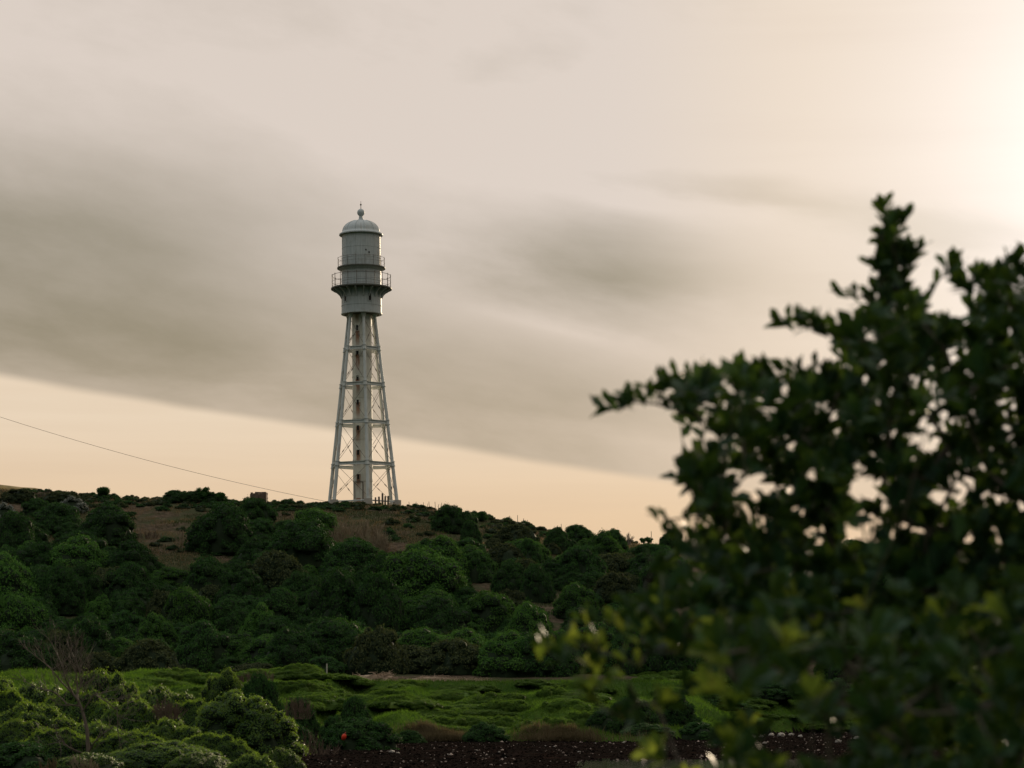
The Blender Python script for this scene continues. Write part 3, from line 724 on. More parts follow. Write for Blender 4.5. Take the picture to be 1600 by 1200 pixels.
# cable
cp = [(-140, 604), (0, 643), (100, 672.5), (200, 703), (247, 719.5), (340, 744), (400, 758.5), (440, 768), (515, 784)]
pole_top = px(-140, 604, 262); endp = px(515, 784.5, 274)
pts = []
for i in range(41):
    t = i/40; p = pole_top.lerp(endp, t); s = 4*t*(1-t); pts.append(p + Vector((0, 0, -0.95*s)))
k = MB(); k.tube(pts, 0.019, 5)
tag(k.build('overhead_cable', M['cable']), 'thin dark cable sloping down from the upper left to the lighthouse foot', 'cable')
g0 = h1(pole_top.x, pole_top.y)
k = MB(); k.tube([(pole_top.x, pole_top.y, g0-0.5), (pole_top.x, pole_top.y, pole_top.z+0.4)], [0.16, 0.11], 10); k.box((pole_top.x, pole_top.y+0.14, pole_top.z+0.1), (0.8, 0.05, 0.06))
tag(k.build('utility_pole', M['post']), 'wooden utility pole carrying the cable, left of the view', 'pole')
# stone ruin
g0 = px(404.5, 784, 266); gz = h1(g0.x, g0.y)
ru = empty('stone_hut', (g0.x, g0.y, gz)); tag(ru, 'small square ruined block of rough stone standing alone on the ridge', 'ruin')
hw = 12.3*266/F; H = EYE+(HOR-769.5)*266/F - gz
core = MB(); core.box((0, 0, H/2-0.2), (hw-0.16, hw-0.16, H/2-0.02)); core.build('rubble_core', M['masonry'], ru)
rows = 6; rh = H/rows; cnt = 0
for rI in range(rows):
    for side in range(4):
        x = -hw
        while x < hw-0.05:
            L = min(random.uniform(0.22, 0.5), hw-x)
            if not (rI == rows-1 and random.random() < 0.25):
                Mz = Matrix.Rotation(side*math.pi/2, 3, 'Z'); c = Mz @ Vector((x+L/2, -hw+0.09, rI*rh+rh/2)); q = MB()
                Mr = Mz @ Matrix.Rotation(random.uniform(-.06, .06), 3, 'X') @ Matrix.Rotation(random.uniform(-.04, .04), 3, 'Y')
                q.box(c + Vector((random.uniform(-.03, .03), random.uniform(-.03, .03), 0)), (L/2-0.012, 0.12, rh/2-0.012), Mr)
                q.build('stone', M['masonry'], ru)
            x += L

# ------------------------------------------------------------------ hillside thicket
def crowns(prefix, n, w, h, nl, lr, nleaf, ls, m, **kw):
    out = []
    for i in range(n):
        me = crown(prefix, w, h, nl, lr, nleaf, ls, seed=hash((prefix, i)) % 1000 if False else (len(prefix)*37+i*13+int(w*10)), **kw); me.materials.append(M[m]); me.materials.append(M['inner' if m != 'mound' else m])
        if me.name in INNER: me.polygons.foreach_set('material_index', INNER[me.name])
        out.append(me)
    return out
CR = {
 'dark': crowns('shrub_crown', 5, 5, 3.2, 120, 0.50, 24000, 0.10, 'thicket', upbias=0.08),
 'bright': crowns('bright_crown', 3, 5, 3.2, 120, 0.50, 24000, 0.10, 'thicket_bright', upbias=0.08),
 'olive': crowns('olive_crown', 3, 5, 2.6, 110, 0.40, 10000, 0.13, 'olive', upbias=0.6),
 'silver': crowns('silver_crown', 1, 4, 2.0, 60, 0.36, 5000, 0.12, 'silver'),
 'cushion': crowns('cushion_crown', 3, 2, 0.8, 26, 0.26, 2400, 0.09, 'thicket'),
 'cushion_olive': crowns('cushion_olive_crown', 2, 2, 0.7, 24, 0.24, 2000, 0.09, 'olive'),
}
SIZE = {'dark': (5, 3.2), 'bright': (5, 3.2), 'olive': (5, 2.6), 'silver': (4, 2.0), 'cushion': (2, 0.8), 'cushion_olive': (2, 0.7)}
tk = MB(); rs_ = random.Random(3); grow(tk, Vector((0, 0, -0.5)), Vector((0.1, 0, 1)), 1.3, 0.16, 2, 0.7, 0.3, (2, 3), 3, 0.2, 0.03, 6, rs=rs_)
TRUNK = tk.mesh('trunk'); TRUNK.materials.append(M['bark'])
placed = []
def shrub(kind, p, w, h, name='shrub', label='', cat='shrub', group=None, parts=False, idx=None, rz=None):
    me = CR[kind][idx if idx is not None else random.randrange(len(CR[kind]))]
    sw, sh = SIZE[kind]; rz = random.uniform(0, 6.28) if rz is None else rz
    placed.append((p.x, p.y, w/2))
    if parts:
        root = empty(name, p, rz); tag(root, label, cat, group)
        c = link('crown', me, parent=root); c.scale = (w/sw, w/sw, h/sh); c.location = (0, 0, 0.10*h)
        t = link('trunk', TRUNK, parent=root); t.scale = (w/5, w/5, h/3.4)
        return root
    o = link(name, me, loc=p); o.rotation_euler = (0, 0, rz); o.scale = (w/sw, w/sw, h/sh)
    tag(o, label, cat, group); return o
# prominent bushes: x centre, y of the top, y of the foot, width in photo pixels
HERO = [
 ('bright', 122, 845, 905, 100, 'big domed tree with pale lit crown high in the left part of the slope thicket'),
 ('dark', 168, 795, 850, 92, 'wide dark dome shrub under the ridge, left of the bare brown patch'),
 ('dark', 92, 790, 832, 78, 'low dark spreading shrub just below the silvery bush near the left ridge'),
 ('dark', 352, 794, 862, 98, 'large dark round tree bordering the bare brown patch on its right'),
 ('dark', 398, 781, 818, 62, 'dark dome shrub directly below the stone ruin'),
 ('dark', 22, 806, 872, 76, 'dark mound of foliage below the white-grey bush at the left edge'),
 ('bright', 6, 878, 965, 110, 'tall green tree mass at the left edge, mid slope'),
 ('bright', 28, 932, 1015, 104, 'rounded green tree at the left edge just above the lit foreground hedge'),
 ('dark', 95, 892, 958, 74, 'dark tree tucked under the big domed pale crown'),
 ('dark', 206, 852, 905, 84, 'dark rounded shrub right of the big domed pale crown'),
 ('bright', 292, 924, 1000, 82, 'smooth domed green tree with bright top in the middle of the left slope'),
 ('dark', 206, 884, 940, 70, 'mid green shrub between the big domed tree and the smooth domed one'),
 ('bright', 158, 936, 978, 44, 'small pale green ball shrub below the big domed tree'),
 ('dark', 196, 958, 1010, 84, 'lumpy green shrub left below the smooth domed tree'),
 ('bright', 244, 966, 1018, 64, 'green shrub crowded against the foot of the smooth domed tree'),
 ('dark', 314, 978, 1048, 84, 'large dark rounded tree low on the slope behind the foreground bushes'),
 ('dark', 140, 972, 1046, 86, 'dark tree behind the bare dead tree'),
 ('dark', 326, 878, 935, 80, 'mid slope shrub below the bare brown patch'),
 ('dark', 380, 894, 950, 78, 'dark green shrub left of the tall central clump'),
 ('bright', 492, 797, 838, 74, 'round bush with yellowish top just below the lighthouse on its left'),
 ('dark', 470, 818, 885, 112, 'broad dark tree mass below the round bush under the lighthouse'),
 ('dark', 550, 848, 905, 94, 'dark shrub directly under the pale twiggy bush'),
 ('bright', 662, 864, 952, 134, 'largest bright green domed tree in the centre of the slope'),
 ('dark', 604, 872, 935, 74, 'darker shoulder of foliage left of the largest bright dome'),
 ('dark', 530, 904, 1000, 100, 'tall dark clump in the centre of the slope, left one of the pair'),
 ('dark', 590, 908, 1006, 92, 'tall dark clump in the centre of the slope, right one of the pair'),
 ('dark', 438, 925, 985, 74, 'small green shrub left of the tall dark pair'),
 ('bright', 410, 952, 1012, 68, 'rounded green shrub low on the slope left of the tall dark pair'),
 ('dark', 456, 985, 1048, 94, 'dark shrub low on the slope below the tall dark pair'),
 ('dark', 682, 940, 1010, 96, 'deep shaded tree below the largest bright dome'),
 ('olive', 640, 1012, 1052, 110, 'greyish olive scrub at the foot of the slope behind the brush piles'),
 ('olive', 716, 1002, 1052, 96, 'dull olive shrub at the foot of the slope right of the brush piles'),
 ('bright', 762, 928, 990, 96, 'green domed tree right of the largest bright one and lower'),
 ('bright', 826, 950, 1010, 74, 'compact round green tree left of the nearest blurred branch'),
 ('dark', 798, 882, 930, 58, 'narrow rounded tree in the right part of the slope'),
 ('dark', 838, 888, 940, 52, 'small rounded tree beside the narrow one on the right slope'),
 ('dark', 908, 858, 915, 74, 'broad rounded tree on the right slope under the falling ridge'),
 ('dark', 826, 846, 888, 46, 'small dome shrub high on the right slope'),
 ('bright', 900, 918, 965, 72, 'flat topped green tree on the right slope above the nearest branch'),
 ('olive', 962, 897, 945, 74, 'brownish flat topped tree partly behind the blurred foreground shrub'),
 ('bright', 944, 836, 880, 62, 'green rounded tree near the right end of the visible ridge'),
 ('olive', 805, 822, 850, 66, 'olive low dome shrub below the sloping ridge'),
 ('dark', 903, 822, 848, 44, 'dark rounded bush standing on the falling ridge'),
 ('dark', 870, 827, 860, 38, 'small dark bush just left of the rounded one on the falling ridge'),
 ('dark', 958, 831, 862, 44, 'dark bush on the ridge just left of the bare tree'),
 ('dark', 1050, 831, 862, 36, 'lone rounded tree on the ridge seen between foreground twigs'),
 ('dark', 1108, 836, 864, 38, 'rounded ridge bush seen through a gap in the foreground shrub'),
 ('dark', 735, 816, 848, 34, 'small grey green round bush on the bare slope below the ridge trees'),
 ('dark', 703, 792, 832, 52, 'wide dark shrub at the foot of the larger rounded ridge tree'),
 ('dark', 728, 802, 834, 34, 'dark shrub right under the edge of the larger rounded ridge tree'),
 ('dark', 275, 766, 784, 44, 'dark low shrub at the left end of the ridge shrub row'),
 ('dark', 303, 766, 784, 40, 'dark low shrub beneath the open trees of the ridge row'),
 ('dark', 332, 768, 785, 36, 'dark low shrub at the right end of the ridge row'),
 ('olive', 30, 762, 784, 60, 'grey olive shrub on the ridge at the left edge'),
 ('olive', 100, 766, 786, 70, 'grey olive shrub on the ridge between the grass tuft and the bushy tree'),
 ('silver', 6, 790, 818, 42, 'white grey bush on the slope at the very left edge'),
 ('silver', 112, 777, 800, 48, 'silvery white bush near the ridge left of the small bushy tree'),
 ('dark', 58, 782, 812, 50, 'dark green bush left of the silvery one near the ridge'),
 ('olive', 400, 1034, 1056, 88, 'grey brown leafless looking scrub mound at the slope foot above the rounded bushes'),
]
for kind, x, yt, yf, w, lab in HERO:
    p = on_slope(x, yf); ww = w/F*p.y; hh = max((HOR-yt)/F*p.y+EYE - p.z, 0.6)
    shrub(kind, p - Vector((0, 0, 0.18*hh)), ww*1.16, hh*1.18, 'tree' if hh > 3.2 else 'shrub', lab, 'tree' if hh > 3.2 else 'shrub', parts=hh > 1.5)
# fill between them
def bare(x, y):
    """bare parts of the slope, photo pixels"""
    if y < 800+max(0, (x-700))*0.12 and x > 120: return True
    for cx, cy, rx, ry in BARE:
        if ((x-cx)/rx)**2 + ((y-cy)/ry)**2 < 1: return True
    return False
BARE = ((255, 825, 80, 38), (305, 864, 44, 16), (625, 815, 125, 27), (775, 822, 64, 20), (60, 800, 45, 18), (420, 798, 36, 16), (560, 835, 60, 28), (404, 778, 20, 8), (960, 838, 130, 6))
nfill = 0
rf = random.Random(5)
def crest(x, top):
    """how far down, in photo rows, a crown at column x must stay to leave the things behind it in view"""
    lim = top
    for cx, cy, rx, ry in BARE:
        if abs(x-cx) < rx+12: lim = max(lim, cy + ry*math.sqrt(max(0.0, 1-((x-cx)/(rx+12))**2)) - 2)
    return lim
Yg = 164.0
while Yg < 262:
    step = 3.7
    Xg = -0.222*Yg-2
    while Xg < 0.235*Yg:
        if Xg > 0.065*Yg: Xg += 3.5
        X = Xg+rf.uniform(-1.2, 1.2); Y = Yg+rf.uniform(-2.6, 2.6); z = h1(X, Y)
        ax = 800+X/Y*F; ay = HOR-(z-EYE)/Y*F
        w = rf.uniform(3.8, 6.8); h = w*rf.uniform(0.58, 0.80); wp = w/Y*F
        top = ay-h/Y*F; lim = max([crest(ax+d_*wp*0.4, top) for d_ in (-1, 0, 1)])
        if Y > 225 and ax > 600: lim = max(lim, top + (h-2.4)/Y*F if h > 2.4 else top)
        for hk, hx, ht, hf, hw_, hl in HERO:
            if hf < ay-2 and abs(ax-hx) < (hw_+wp)*0.42: lim = max(lim, ht+0.62*(hf-ht))
        if lim > top: h = (ay-lim)/F*Y; w = min(w, max(h*2.2, 2.0))
        ok = Y > path_line(np.array([X]))[0]+5 and not bare(ax, ay) and h > 0.9
        if ok:
            for (qx, qy, qr) in placed:
                if (qx-X)**2+(qy-Y)**2 < (qr*0.75)**2: ok = False; break
        if ok and nfill < 420:
            k_ = rf.choices(['dark', 'bright', 'olive'], [0.66, 0.14, 0.20])[0]
            zone = 'below the left ridge' if ax < 150 else 'under the bare brown patch' if ax < 330 else 'below the stone ruin' if ax < 470 else 'beneath the lighthouse' if ax < 640 else 'beneath the ridge trees' if ax < 800 else 'under the falling ridge'
            row = 'high up' if ay < 880 else 'halfway up' if ay < 960 else 'low down'
            big_ = h > 3.0; nm_ = 'tree' if big_ else 'shrub'
            me = rf.randrange(len(CR[k_])); sw, sh = SIZE[k_]
            o = link(nm_, CR[k_][me], loc=(X, Y, z-0.12*h)); o.rotation_euler = (0, 0, rf.uniform(0, 6.28)); o.scale = (w/sw, w/sw*rf.uniform(0.85, 1.1), h*1.12/sh)
            nm = {'dark': 'dark green', 'bright': 'fresh green', 'olive': 'dull olive'}[k_]
            if ax < 1010: tag(o, f'{nm} rounded {nm_} merged into the thicket {zone}, {row}', nm_, f'{nm} thicket {nm_}s {zone}, {row}')
            else: tag(o, f'{nm} {nm_} of the slope, largely hidden by the blurred foreground shrub', nm_, f'{nm} {nm_}s behind the foreground shrub')
            placed.append((X, Y, w*0.36)); nfill += 1
        Xg += step
    Yg += 6.2
print('fill shrubs', nfill)
# low cushions over the bare ground and along the ridge
rc = random.Random(8); nc = 0
for i in range(2600):
    if nc >= 280: break
    x = rc.uniform(-20, 1000) if i % 3 else rc.uniform(40, 860)
    if i % 3 == 0:
        Y = rc.uniform(262, 270); X = (x-800)/F*Y; y = 780
    else:
        y = rc.uniform(775, 880)
        if not bare(x, y): continue
        q = on_slope(x, y); X, Y = q.x, q.y
    # the brown patches stay open
    if i % 3 and (((x-265)/62)**2+((y-825)/30)**2 < 1 and rc.random() < 0.85): continue
    if 515 < x < 600 and 797 < y < 855: continue
    w = rc.uniform(0.7, 2.1) if i % 3 else rc.uniform(1.0, 2.6); h = w*rc.uniform(0.22, 0.42)
    if i % 3 == 0: h = min(h, 0.42)
    if any((qx-X)**2+(qy-Y)**2 < (qr*0.7+w*0.3)**2 for qx, qy, qr in placed[-400:]): continue
    k_ = 'cushion' if rc.random() < 0.65 else 'cushion_olive'; sw, sh = SIZE[k_]
    o = link('cushion_plant', CR[k_][rc.randrange(len(CR[k_]))], loc=(X, Y, h1(X, Y)-0.06)); o.rotation_euler = (0, 0, rc.uniform(0, 6.28)); o.scale = (w/sw, w/sw, h/sh)
    xx = 800+X/Y*F
    zn_ = 'left of the bushy ridge tree' if xx < 150 else 'between bushy tree and stone ruin' if xx < 390 else 'between ruin and lighthouse' if xx < 515 else 'at the foot of the lighthouse' if xx < 630 else 'between lighthouse and ridge trees' if xx < 740 else 'right of the ridge trees'
    od = 'dark green' if k_ == 'cushion' else 'olive'
    wh_ = 'along the ridge top' if i % 3 == 0 else 'on the bare slope'
    tag(o, f'low {od} cushion of scrub {wh_}, {zn_}', 'cushion plant', f'{od} cushions {wh_}, {zn_}')
    placed.append((X, Y, w*0.4)); nc += 1
print('cushions', nc)
# open trees on the ridge: trunk, branches and separate foliage clumps
def open_tree(x, yt, Y, w, lab, seed, clump=0.5, dens=1.0, bare_=False):
    rs = random.Random(seed); p = px(x, yt, Y); gz = h1(p.x, p.y); H = p.z-gz; root = empty('tree', (p.x, p.y, gz)); tag(root, lab, 'tree')
    mb = MB(); tips = []
    for k in range(3):
        grow(mb, Vector((rs.uniform(-.15, .15), rs.uniform(-.15, .15), -0.2)), Vector((rs.uniform(-.9, .9)*w/H/1.6, rs.uniform(-.4, .4), 1)), H*0.42, 0.07, 2 if not bare_ else 3, 0.7, 0.1, (2, 3), 3, 0.22, 0.012, 5, 0.62, tips, rs)
    mb.build('trunk', M['dead'] if bare_ else M['bark'], root)
    if bare_: return root
    V = []; T = []; b = 0
    for q, d in tips:
        if q.z < H*0.3: continue
        q = Vector((max(-w/2, min(w/2, q.x)), q.y, min(q.z, H-0.15)))
        r = clump*rs.uniform(0.5, 1.1); n = int(240*dens*(r/0.5)**2)
        d_ = rdir(n); P = np.array(q)+d_*(r*RNG.uniform(0.3, 1.0, n)**0.5)[:, None]*np.array([1, 1, 0.7])
        v, t = bake(LV, LT, frames(rdir(n), rdir(n)), P, 0.11*RNG.uniform(0.6, 1.4, n)); V.append(v); T.append(t+b); b += len(v)
        hv, hf = ICO1; hv = hv*r*0.6*np.array([1, 1, 0.7])+np.array(q)
        hq = np.concatenate([hf, hf[:, 2:3]], 1); V.append(hv); T.append(hq+b); b += len(hv)
    V = np.concatenate(V); T = np.concatenate(T); tri = np.concatenate([T[:, [0, 1, 2]], T[T[:, 2] != T[:, 3]][:, [0, 2, 3]]])
    link('crown', npmesh('crown', V, tri), M['thicket'], root); return root
open_tree(155, 755, 266, 2.4, 'small bushy tree alone on the ridge left of the shrub row', 1, 0.55)
open_tree(318, 756, 267, 2.6, 'wind bent open tree at the right end of the ridge shrub row', 2, 0.42, 0.9)
open_tree(290, 763, 267, 2.4, 'small open tree in the middle of the ridge shrub row', 5, 0.45)
open_tree(268, 766, 267, 2.6, 'low spreading tree at the left end of the ridge shrub row', 12, 0.5)
open_tree(340, 763, 267, 1.6, 'slim little tree at the far right of the ridge shrub row', 17, 0.4)
open_tree(714, 787, 262, 3.0, 'larger rounded tree with sky gap on the ridge right of the lighthouse', 9, 0.62)
open_tree(695, 796, 262, 2.6, 'low bushy tree leaning on the larger rounded ridge tree', 14, 0.6)
open_tree(757, 796, 265, 1.7, 'tiny round tree with a sky gap alone on the falling ridge', 21, 0.5)
open_tree(985, 825, 266, 2.6, 'bare thin branched tree on the ridge near the foreground shrub', 31, bare_=True)
open_tree(1010, 834, 266, 1.8, 'small sparse tree on the ridge right of the bare one', 33, 0.3, 0.5)
# pale dry twig bush below the tower
def twig_bush(p, w, h, m, lab, n=40, seed=1, rmin=0.012, depth=2, name='dry_bush', r0=0.03, cat='bush'):
    rs = random.Random(seed); root = empty(name, p); tag(root, lab, cat); mb = MB()
    for i in range(n):
        a = rs.uniform(0, 6.28); d = rs.random()**0.6*w/2*0.8
        q = Vector((math.cos(a)*d, math.sin(a)*d, -0.1)); hh = h*(1-0.65*(d/(w/2))**2)*rs.uniform(0.45, 1.05)
        grow(mb, q, Vector((math.cos(a)*0.8*d/(w/2)+rs.uniform(-.4, .4), rs.uniform(-.4, .4), 1)), hh*0.45, r0, depth, 0.35, 0.2, (1, 3), 3, 0.12, rmin, 4, 0.7, None, rs)
    mb.build('twigs', M[m], root)['kind'] = 'stuff'; return root
for i, (x, yf, yt, w, lab) in enumerate(((540, 852, 806, 2.7, 'pale dry twiggy bush below the lighthouse, left part'), (573, 850, 800, 3.0, 'pale dry twiggy bush below the lighthouse, taller right part'), (590, 862, 822, 2.2, 'small pale twig clump at the lower right of the dry bushes'))):
    p = on_slope(x, yf); twig_bush(p, w*1.1, (HOR-yt)/F*p.y+EYE-p.z, 'twig_pale', lab, 70, 50+i, 0.016)
p = on_slope(285, 850); twig_bush(p, 2.6, 1.5, 'twig_pale', 'straw coloured twig tuft on the bare brown patch', 30, 60, 0.012)
p = on_slope(232, 842); twig_bush(p, 2.4, 1.1, 'twig_brown', 'brown dry tuft on the left of the bare patch', 30, 61, 0.012)
p = px(72, 752, 262); twig_bush(Vector((p.x, p.y, h1(p.x, p.y))), 2.6, p.z-h1(p.x, p.y), 'twig_brown', 'wispy grass tuft breaking the skyline at the left', 60, 62, 0.01, 1, r0=0.012, cat='grass tuft')

# straw tufts over the bare patches, copies of one tuft
tuft = twig_bush(Vector((0, 0, 0)), 1.3, 0.75, 'twig_pale', 'small straw tuft growing on the bare brown slope', 26, 91, 0.011, 1, name='straw_tuft', r0=0.016, cat='grass tuft')
tw_ = tuft.children[0]; rq = random.Random(12)
spots = [(rq.gauss(262, 34), rq.gauss(826, 17)) for _ in range(34)] + [(rq.uniform(520, 860), rq.uniform(800, 846)) for _ in range(40)]
for i, (x, y) in enumerate(spots):
    p = on_slope(x, y); o = tuft if i == 0 else tuft.copy(); c = tw_ if i == 0 else tw_.copy()
    if i: C.objects.link(o); C.objects.link(c); c.parent = o
    o.location = p; o.rotation_euler = (0, 0, rq.uniform(0, 6.28)); k = rq.uniform(0.6, 1.3); o.scale = (k, k, k)
    o['label'] = 'straw tuft on the bare brown patch left of the ruin' if x < 400 else 'straw tuft on the bare slope right of the pale twiggy bushes'
    o['group'] = 'straw tufts on the left bare patch' if x < 400 else 'straw tufts on the right bare slope'
# dry grass over the upper slope
def blades(name, P, hmin, hmax, wd, m, lean=0.35, parent=None):
    n = len(P); up = np.stack([RNG.normal(0, lean, n), RNG.normal(0, lean, n), np.ones(n)], 1)
    Mx = frames(up, rdir(n)); tv = np.array([(-0.5, 0, 0), (0.5, 0, 0), (0.12, 1, 0)]); S = np.stack([np.full(n, wd)*RNG.uniform(.6, 1.4, n), RNG.uniform(hmin, hmax, n), np.ones(n)], 1)
    V, T = bake(tv, np.array([(0, 1, 2)]), Mx, P, S)
    o = link(name, npmesh(name, V, T), M[m], parent); o['kind'] = 'stuff'; return o
n = 150000; Y = RNG.uniform(212, 271, n); X = RNG.uniform(-0.225, 0.07, n)*Y
keep = fbm(X*0.5, Y*0.3, 71) > 0.46; X = X[keep]; Y = Y[keep]; Z = height(X, Y)
tag(blades('dry_grass', np.stack([X, Y, Z-0.02], 1), 0.08, 0.38, 0.035, 'dry'), 'dry straw coloured grass over the bare upper slope', 'grass')
n = 150000; Y = RNG.uniform(205, 271, n); X = RNG.uniform(-0.23, 0.07, n)*Y
keep = fbm(X*0.18+9, Y*0.18, 91) > 0.50; X = X[keep]; Y = Y[keep]; Z = height(X, Y)
tag(blades('slope_herbs', np.stack([X, Y, Z-0.02], 1), 0.08, 0.30, 0.06, 'olive'), 'dull green herbs growing over the upper slope', 'plants')

# ------------------------------------------------------------------ turf bank
n = 420000; Y = RNG.uniform(100, 170, n); X = RNG.uniform(-0.23, 0.22, n)*Y
bl = bank_line(X); pl = path_line(X)
keep = ((Y > bl+0.2) | (left_land(X, Y) > 0.6)) & (Y < pl+1.9+0.8*RNG.normal(size=n)*0.4); X = X[keep]; Y = Y[keep]; Z = height(X, Y)
tag(blades('grass', np.stack([X, Y, Z-0.03], 1), 0.12, 0.34, 0.035, 'grass', 0.55), 'thick green grass over the mounds of the bank', 'grass')
# rounded mounds of ground cover
CR['mound'] = crowns('mound_cover', 3, 5, 1.2, 120, 0.34, 30000, 0.07, 'mound', upbias=0.9, hull=0.9); SIZE['mound'] = (5, 1.2)
rm_ = random.Random(31)
for i in range(165):
    x = rm_.uniform(225, 960) if i < 120 else rm_.uniform(960, 1560); Y = rm_.uniform(124, 150) if i < 120 else rm_.uniform(140, 168); X = (x-800)/F*Y
    if Y < float(bank_line(np.array([X]))[0])+1.5: Y += 3; X = (x-800)/F*Y
    if Y < float(bank_line(np.array([X]))[0])+1.0: continue
    w = rm_.uniform(2.2, 5.0); h = rm_.uniform(0.35, 0.75)*(1.0 if Y < 144 else 0.8)
    o = link('mound_plant', CR['mound'][i % 3], loc=(X, Y, h1(X, Y)-0.15)); o.rotation_euler = (0, 0, rm_.uniform(0, 6.28)); o.scale = (w/5, w/5*rm_.uniform(.7, 1.1), h/1.2)
    zn_ = 'left of the domed shrub' if x < 510 else 'right of the domed shrub' if x < 650 else 'above the dry fringe' if x < 780 else 'right end' if x < 980 else 'behind the shrub'
    rw = 'front edge' if Y < 133 else 'middle' if Y < 142 else 'back by the path'
    tag(o, f'green ground cover mound, {zn_}, {rw}', 'ground cover', f'green mounds on the bank, {zn_}, {rw}')
# dry grass hanging over the bank lip
n = 60000; X = RNG.uniform(-10, 8, n); dens = np.maximum(np.exp(-((X+3.8)/1.5)**4), np.exp(-((X-2.4)/1.6)**4))*(0.15+1.1*fbm(X*2.2, X*0, 57, 3)) + 0.02
keep = dens*0.8 > RNG.random(n); X = X[keep]; n = len(X); Y = bank_line(X)+RNG.uniform(-0.35, 0.75, n); Z = height(X, Y)+RNG.uniform(0.0, 0.15, n)
tag(blades('bank_straw', np.stack([X, Y, Z], 1), 0.16, 0.50, 0.028, 'straw', 0.3), 'brown dry grass fringe at the undercut edge of the bank', 'grass')
# cut brush piles beside the path
for i, (x, y, w, h, lab) in enumerate(((527, 1058, 2.4, 0.34, 'low pile of cut tan brush just right of the white marker post'), (576, 1057, 3.0, 0.62, 'largest tan brush pile at the foot of the slope'), (602, 1058, 1.5, 0.7, 'upright tan brush heap right of the largest pile'), (678, 1060, 4.2, 0.42, 'long low strip of tan brush right of the piles'), (268, 1058, 1.1, 0.9, 'small pale heap seen behind the left green hedge'), (245, 1058, 0.9, 0.7, 'pale cut stump heap at the left end of the path'), (740, 1061, 2.0, 0.25, 'thin tan brush scrap at the right end of the path'))):
    p = px(x, y, 152.5); p.z = h1(p.x, p.y); rs = random.Random(100+i); root = empty('brush_pile', p); tag(root, lab, 'brush pile'); mb = MB()
    for k in range(150):
        u = rs.uniform(-1, 1); v = rs.uniform(-1, 1); q = Vector((u*w/2, v*0.6, rs.random()*h*(1-u*u)*(1-v*v*0.5))); d = Vector((rs.uniform(-1, 1), rs.uniform(-1, 1), rs.uniform(-.1, .5))).normalized()*rs.uniform(0.12, 0.4)
        mb.tube([q-d, q+d], [0.02, 0.01], 4)
    hv, hf = ICO2
    mb.add([(a[0]*w/2*0.9, a[1]*0.6, a[2]*h*0.72) for a in hv*(1+0.12*RNG.normal(size=(len(hv), 1)))], [tuple(int(j) for j in f) for f in hf])
    mb.build('brush', M['brush'], root)['kind'] = 'stuff'

# ------------------------------------------------------------------ shrubs near the bank and on the spit
NB = {
 'big': crowns('waxy_crown', 2, 4, 2.8, 240, 0.26, 36000, 0.062, 'near', hull=0.85),
 'wide': crowns('waxy_wide_crown', 2, 6, 2.2, 300, 0.30, 40000, 0.068, 'near', hull=0.85),
 'darkb': crowns('bank_dark_crown', 2, 3, 1.8, 130, 0.24, 20000, 0.065, 'thicket', hull=0.85),
}
CR.update(NB); SIZE.update({'big': (4, 2.8), 'wide': (6, 2.2), 'darkb': (3, 1.8)})
def near_bush(kind, x, yt, Y, w, lab, zf=None, name='bush', deep=1.0, idx=0, rz=0.0):
    p = px(x, yt, Y); gz = (h1(p.x, p.y) if zf is None else zf)-0.15; h = p.z-gz; ww = w/F*Y; sw, sh = SIZE[kind]
    root = empty(name, (p.x, p.y, gz), rz); tag(root, lab, 'bush')
    c = link('crown', CR[kind][idx], parent=root); c.scale = (ww/sw*1.05, ww/sw*deep, h/sh)
    t = link('trunk', TRUNK, parent=root); t.scale = (ww/5*0.7, ww/5*0.7, h/3.4*0.8)
    return root
near_bush('big', 376, 1076, 72, 186, 'large rounded leafy bush with a sunlit yellow right edge', idx=0)
near_bush('wide', 160, 1048, 88, 190, 'wide green hedge with bright top behind the dead tree', idx=0)
near_bush('big', -12, 1049, 84, 120, 'green bush at the left edge, topmost of the foreground hedge', idx=1)
near_bush('wide', 52, 1099, 72, 190, 'broad dark bush at the left edge with a thin lit rim', idx=1)
near_bush('wide', 206, 1092, 71, 150, 'lit waxy bush right of the dead tree trunk', idx=0, rz=2)
near_bush('wide', 262, 1124, 66, 150, 'sloping waxy bush with glowing right edge left of the large rounded one', idx=1, rz=1)
near_bush('wide', 150, 1128, 64, 170, 'dark bush behind the dead tree foot', idx=0, rz=4)
near_bush('wide', 255, 1158, 60, 230, 'waxy bush along the bottom edge left of the large rounded bush', idx=1, rz=3)
near_bush('wide', 395, 1178, 58, 110, 'low bush with pale leaves at the bottom edge beneath the large rounded bush', idx=0, rz=5)
near_bush('big', 352, 1046, 100, 90, 'dark round bush with lit top behind the large rounded one', idx=1, rz=2)
near_bush('darkb', 405, 1054, 98, 74, 'dark bush beside the round lit topped one, nearer the grass', idx=0)
near_bush('darkb', 555, 1089, 113, 70, 'dark domed shrub standing on the grass bank', idx=1)
near_bush('darkb', 562, 1122, 101, 122, 'big dark bush at the shore edge with a red float in it', zf=0.0, idx=0)
near_bush('darkb', 640, 1141, 118, 56, 'small dark bush on the shore between the big one and the dry fringe', zf=0.1, idx=1)
near_bush('darkb', 757, 1129, 121.5, 76, 'dark round bush at the bank lip right of the dry fringe', zf=0.1, idx=0, rz=2)
near_bush('darkb', 470, 1090, 108, 60, 'dark shrub left of the domed one on the grass bank', idx=1, rz=1)
near_bush('darkb', 455, 1130, 92, 84, 'shadowed bush just right of the large rounded bush', zf=0.1, idx=0, rz=3)
near_bush('darkb', 522, 1118, 103.5, 60, 'dark narrow bush filling the gap behind the red float bush', zf=0.1, idx=1, rz=5)
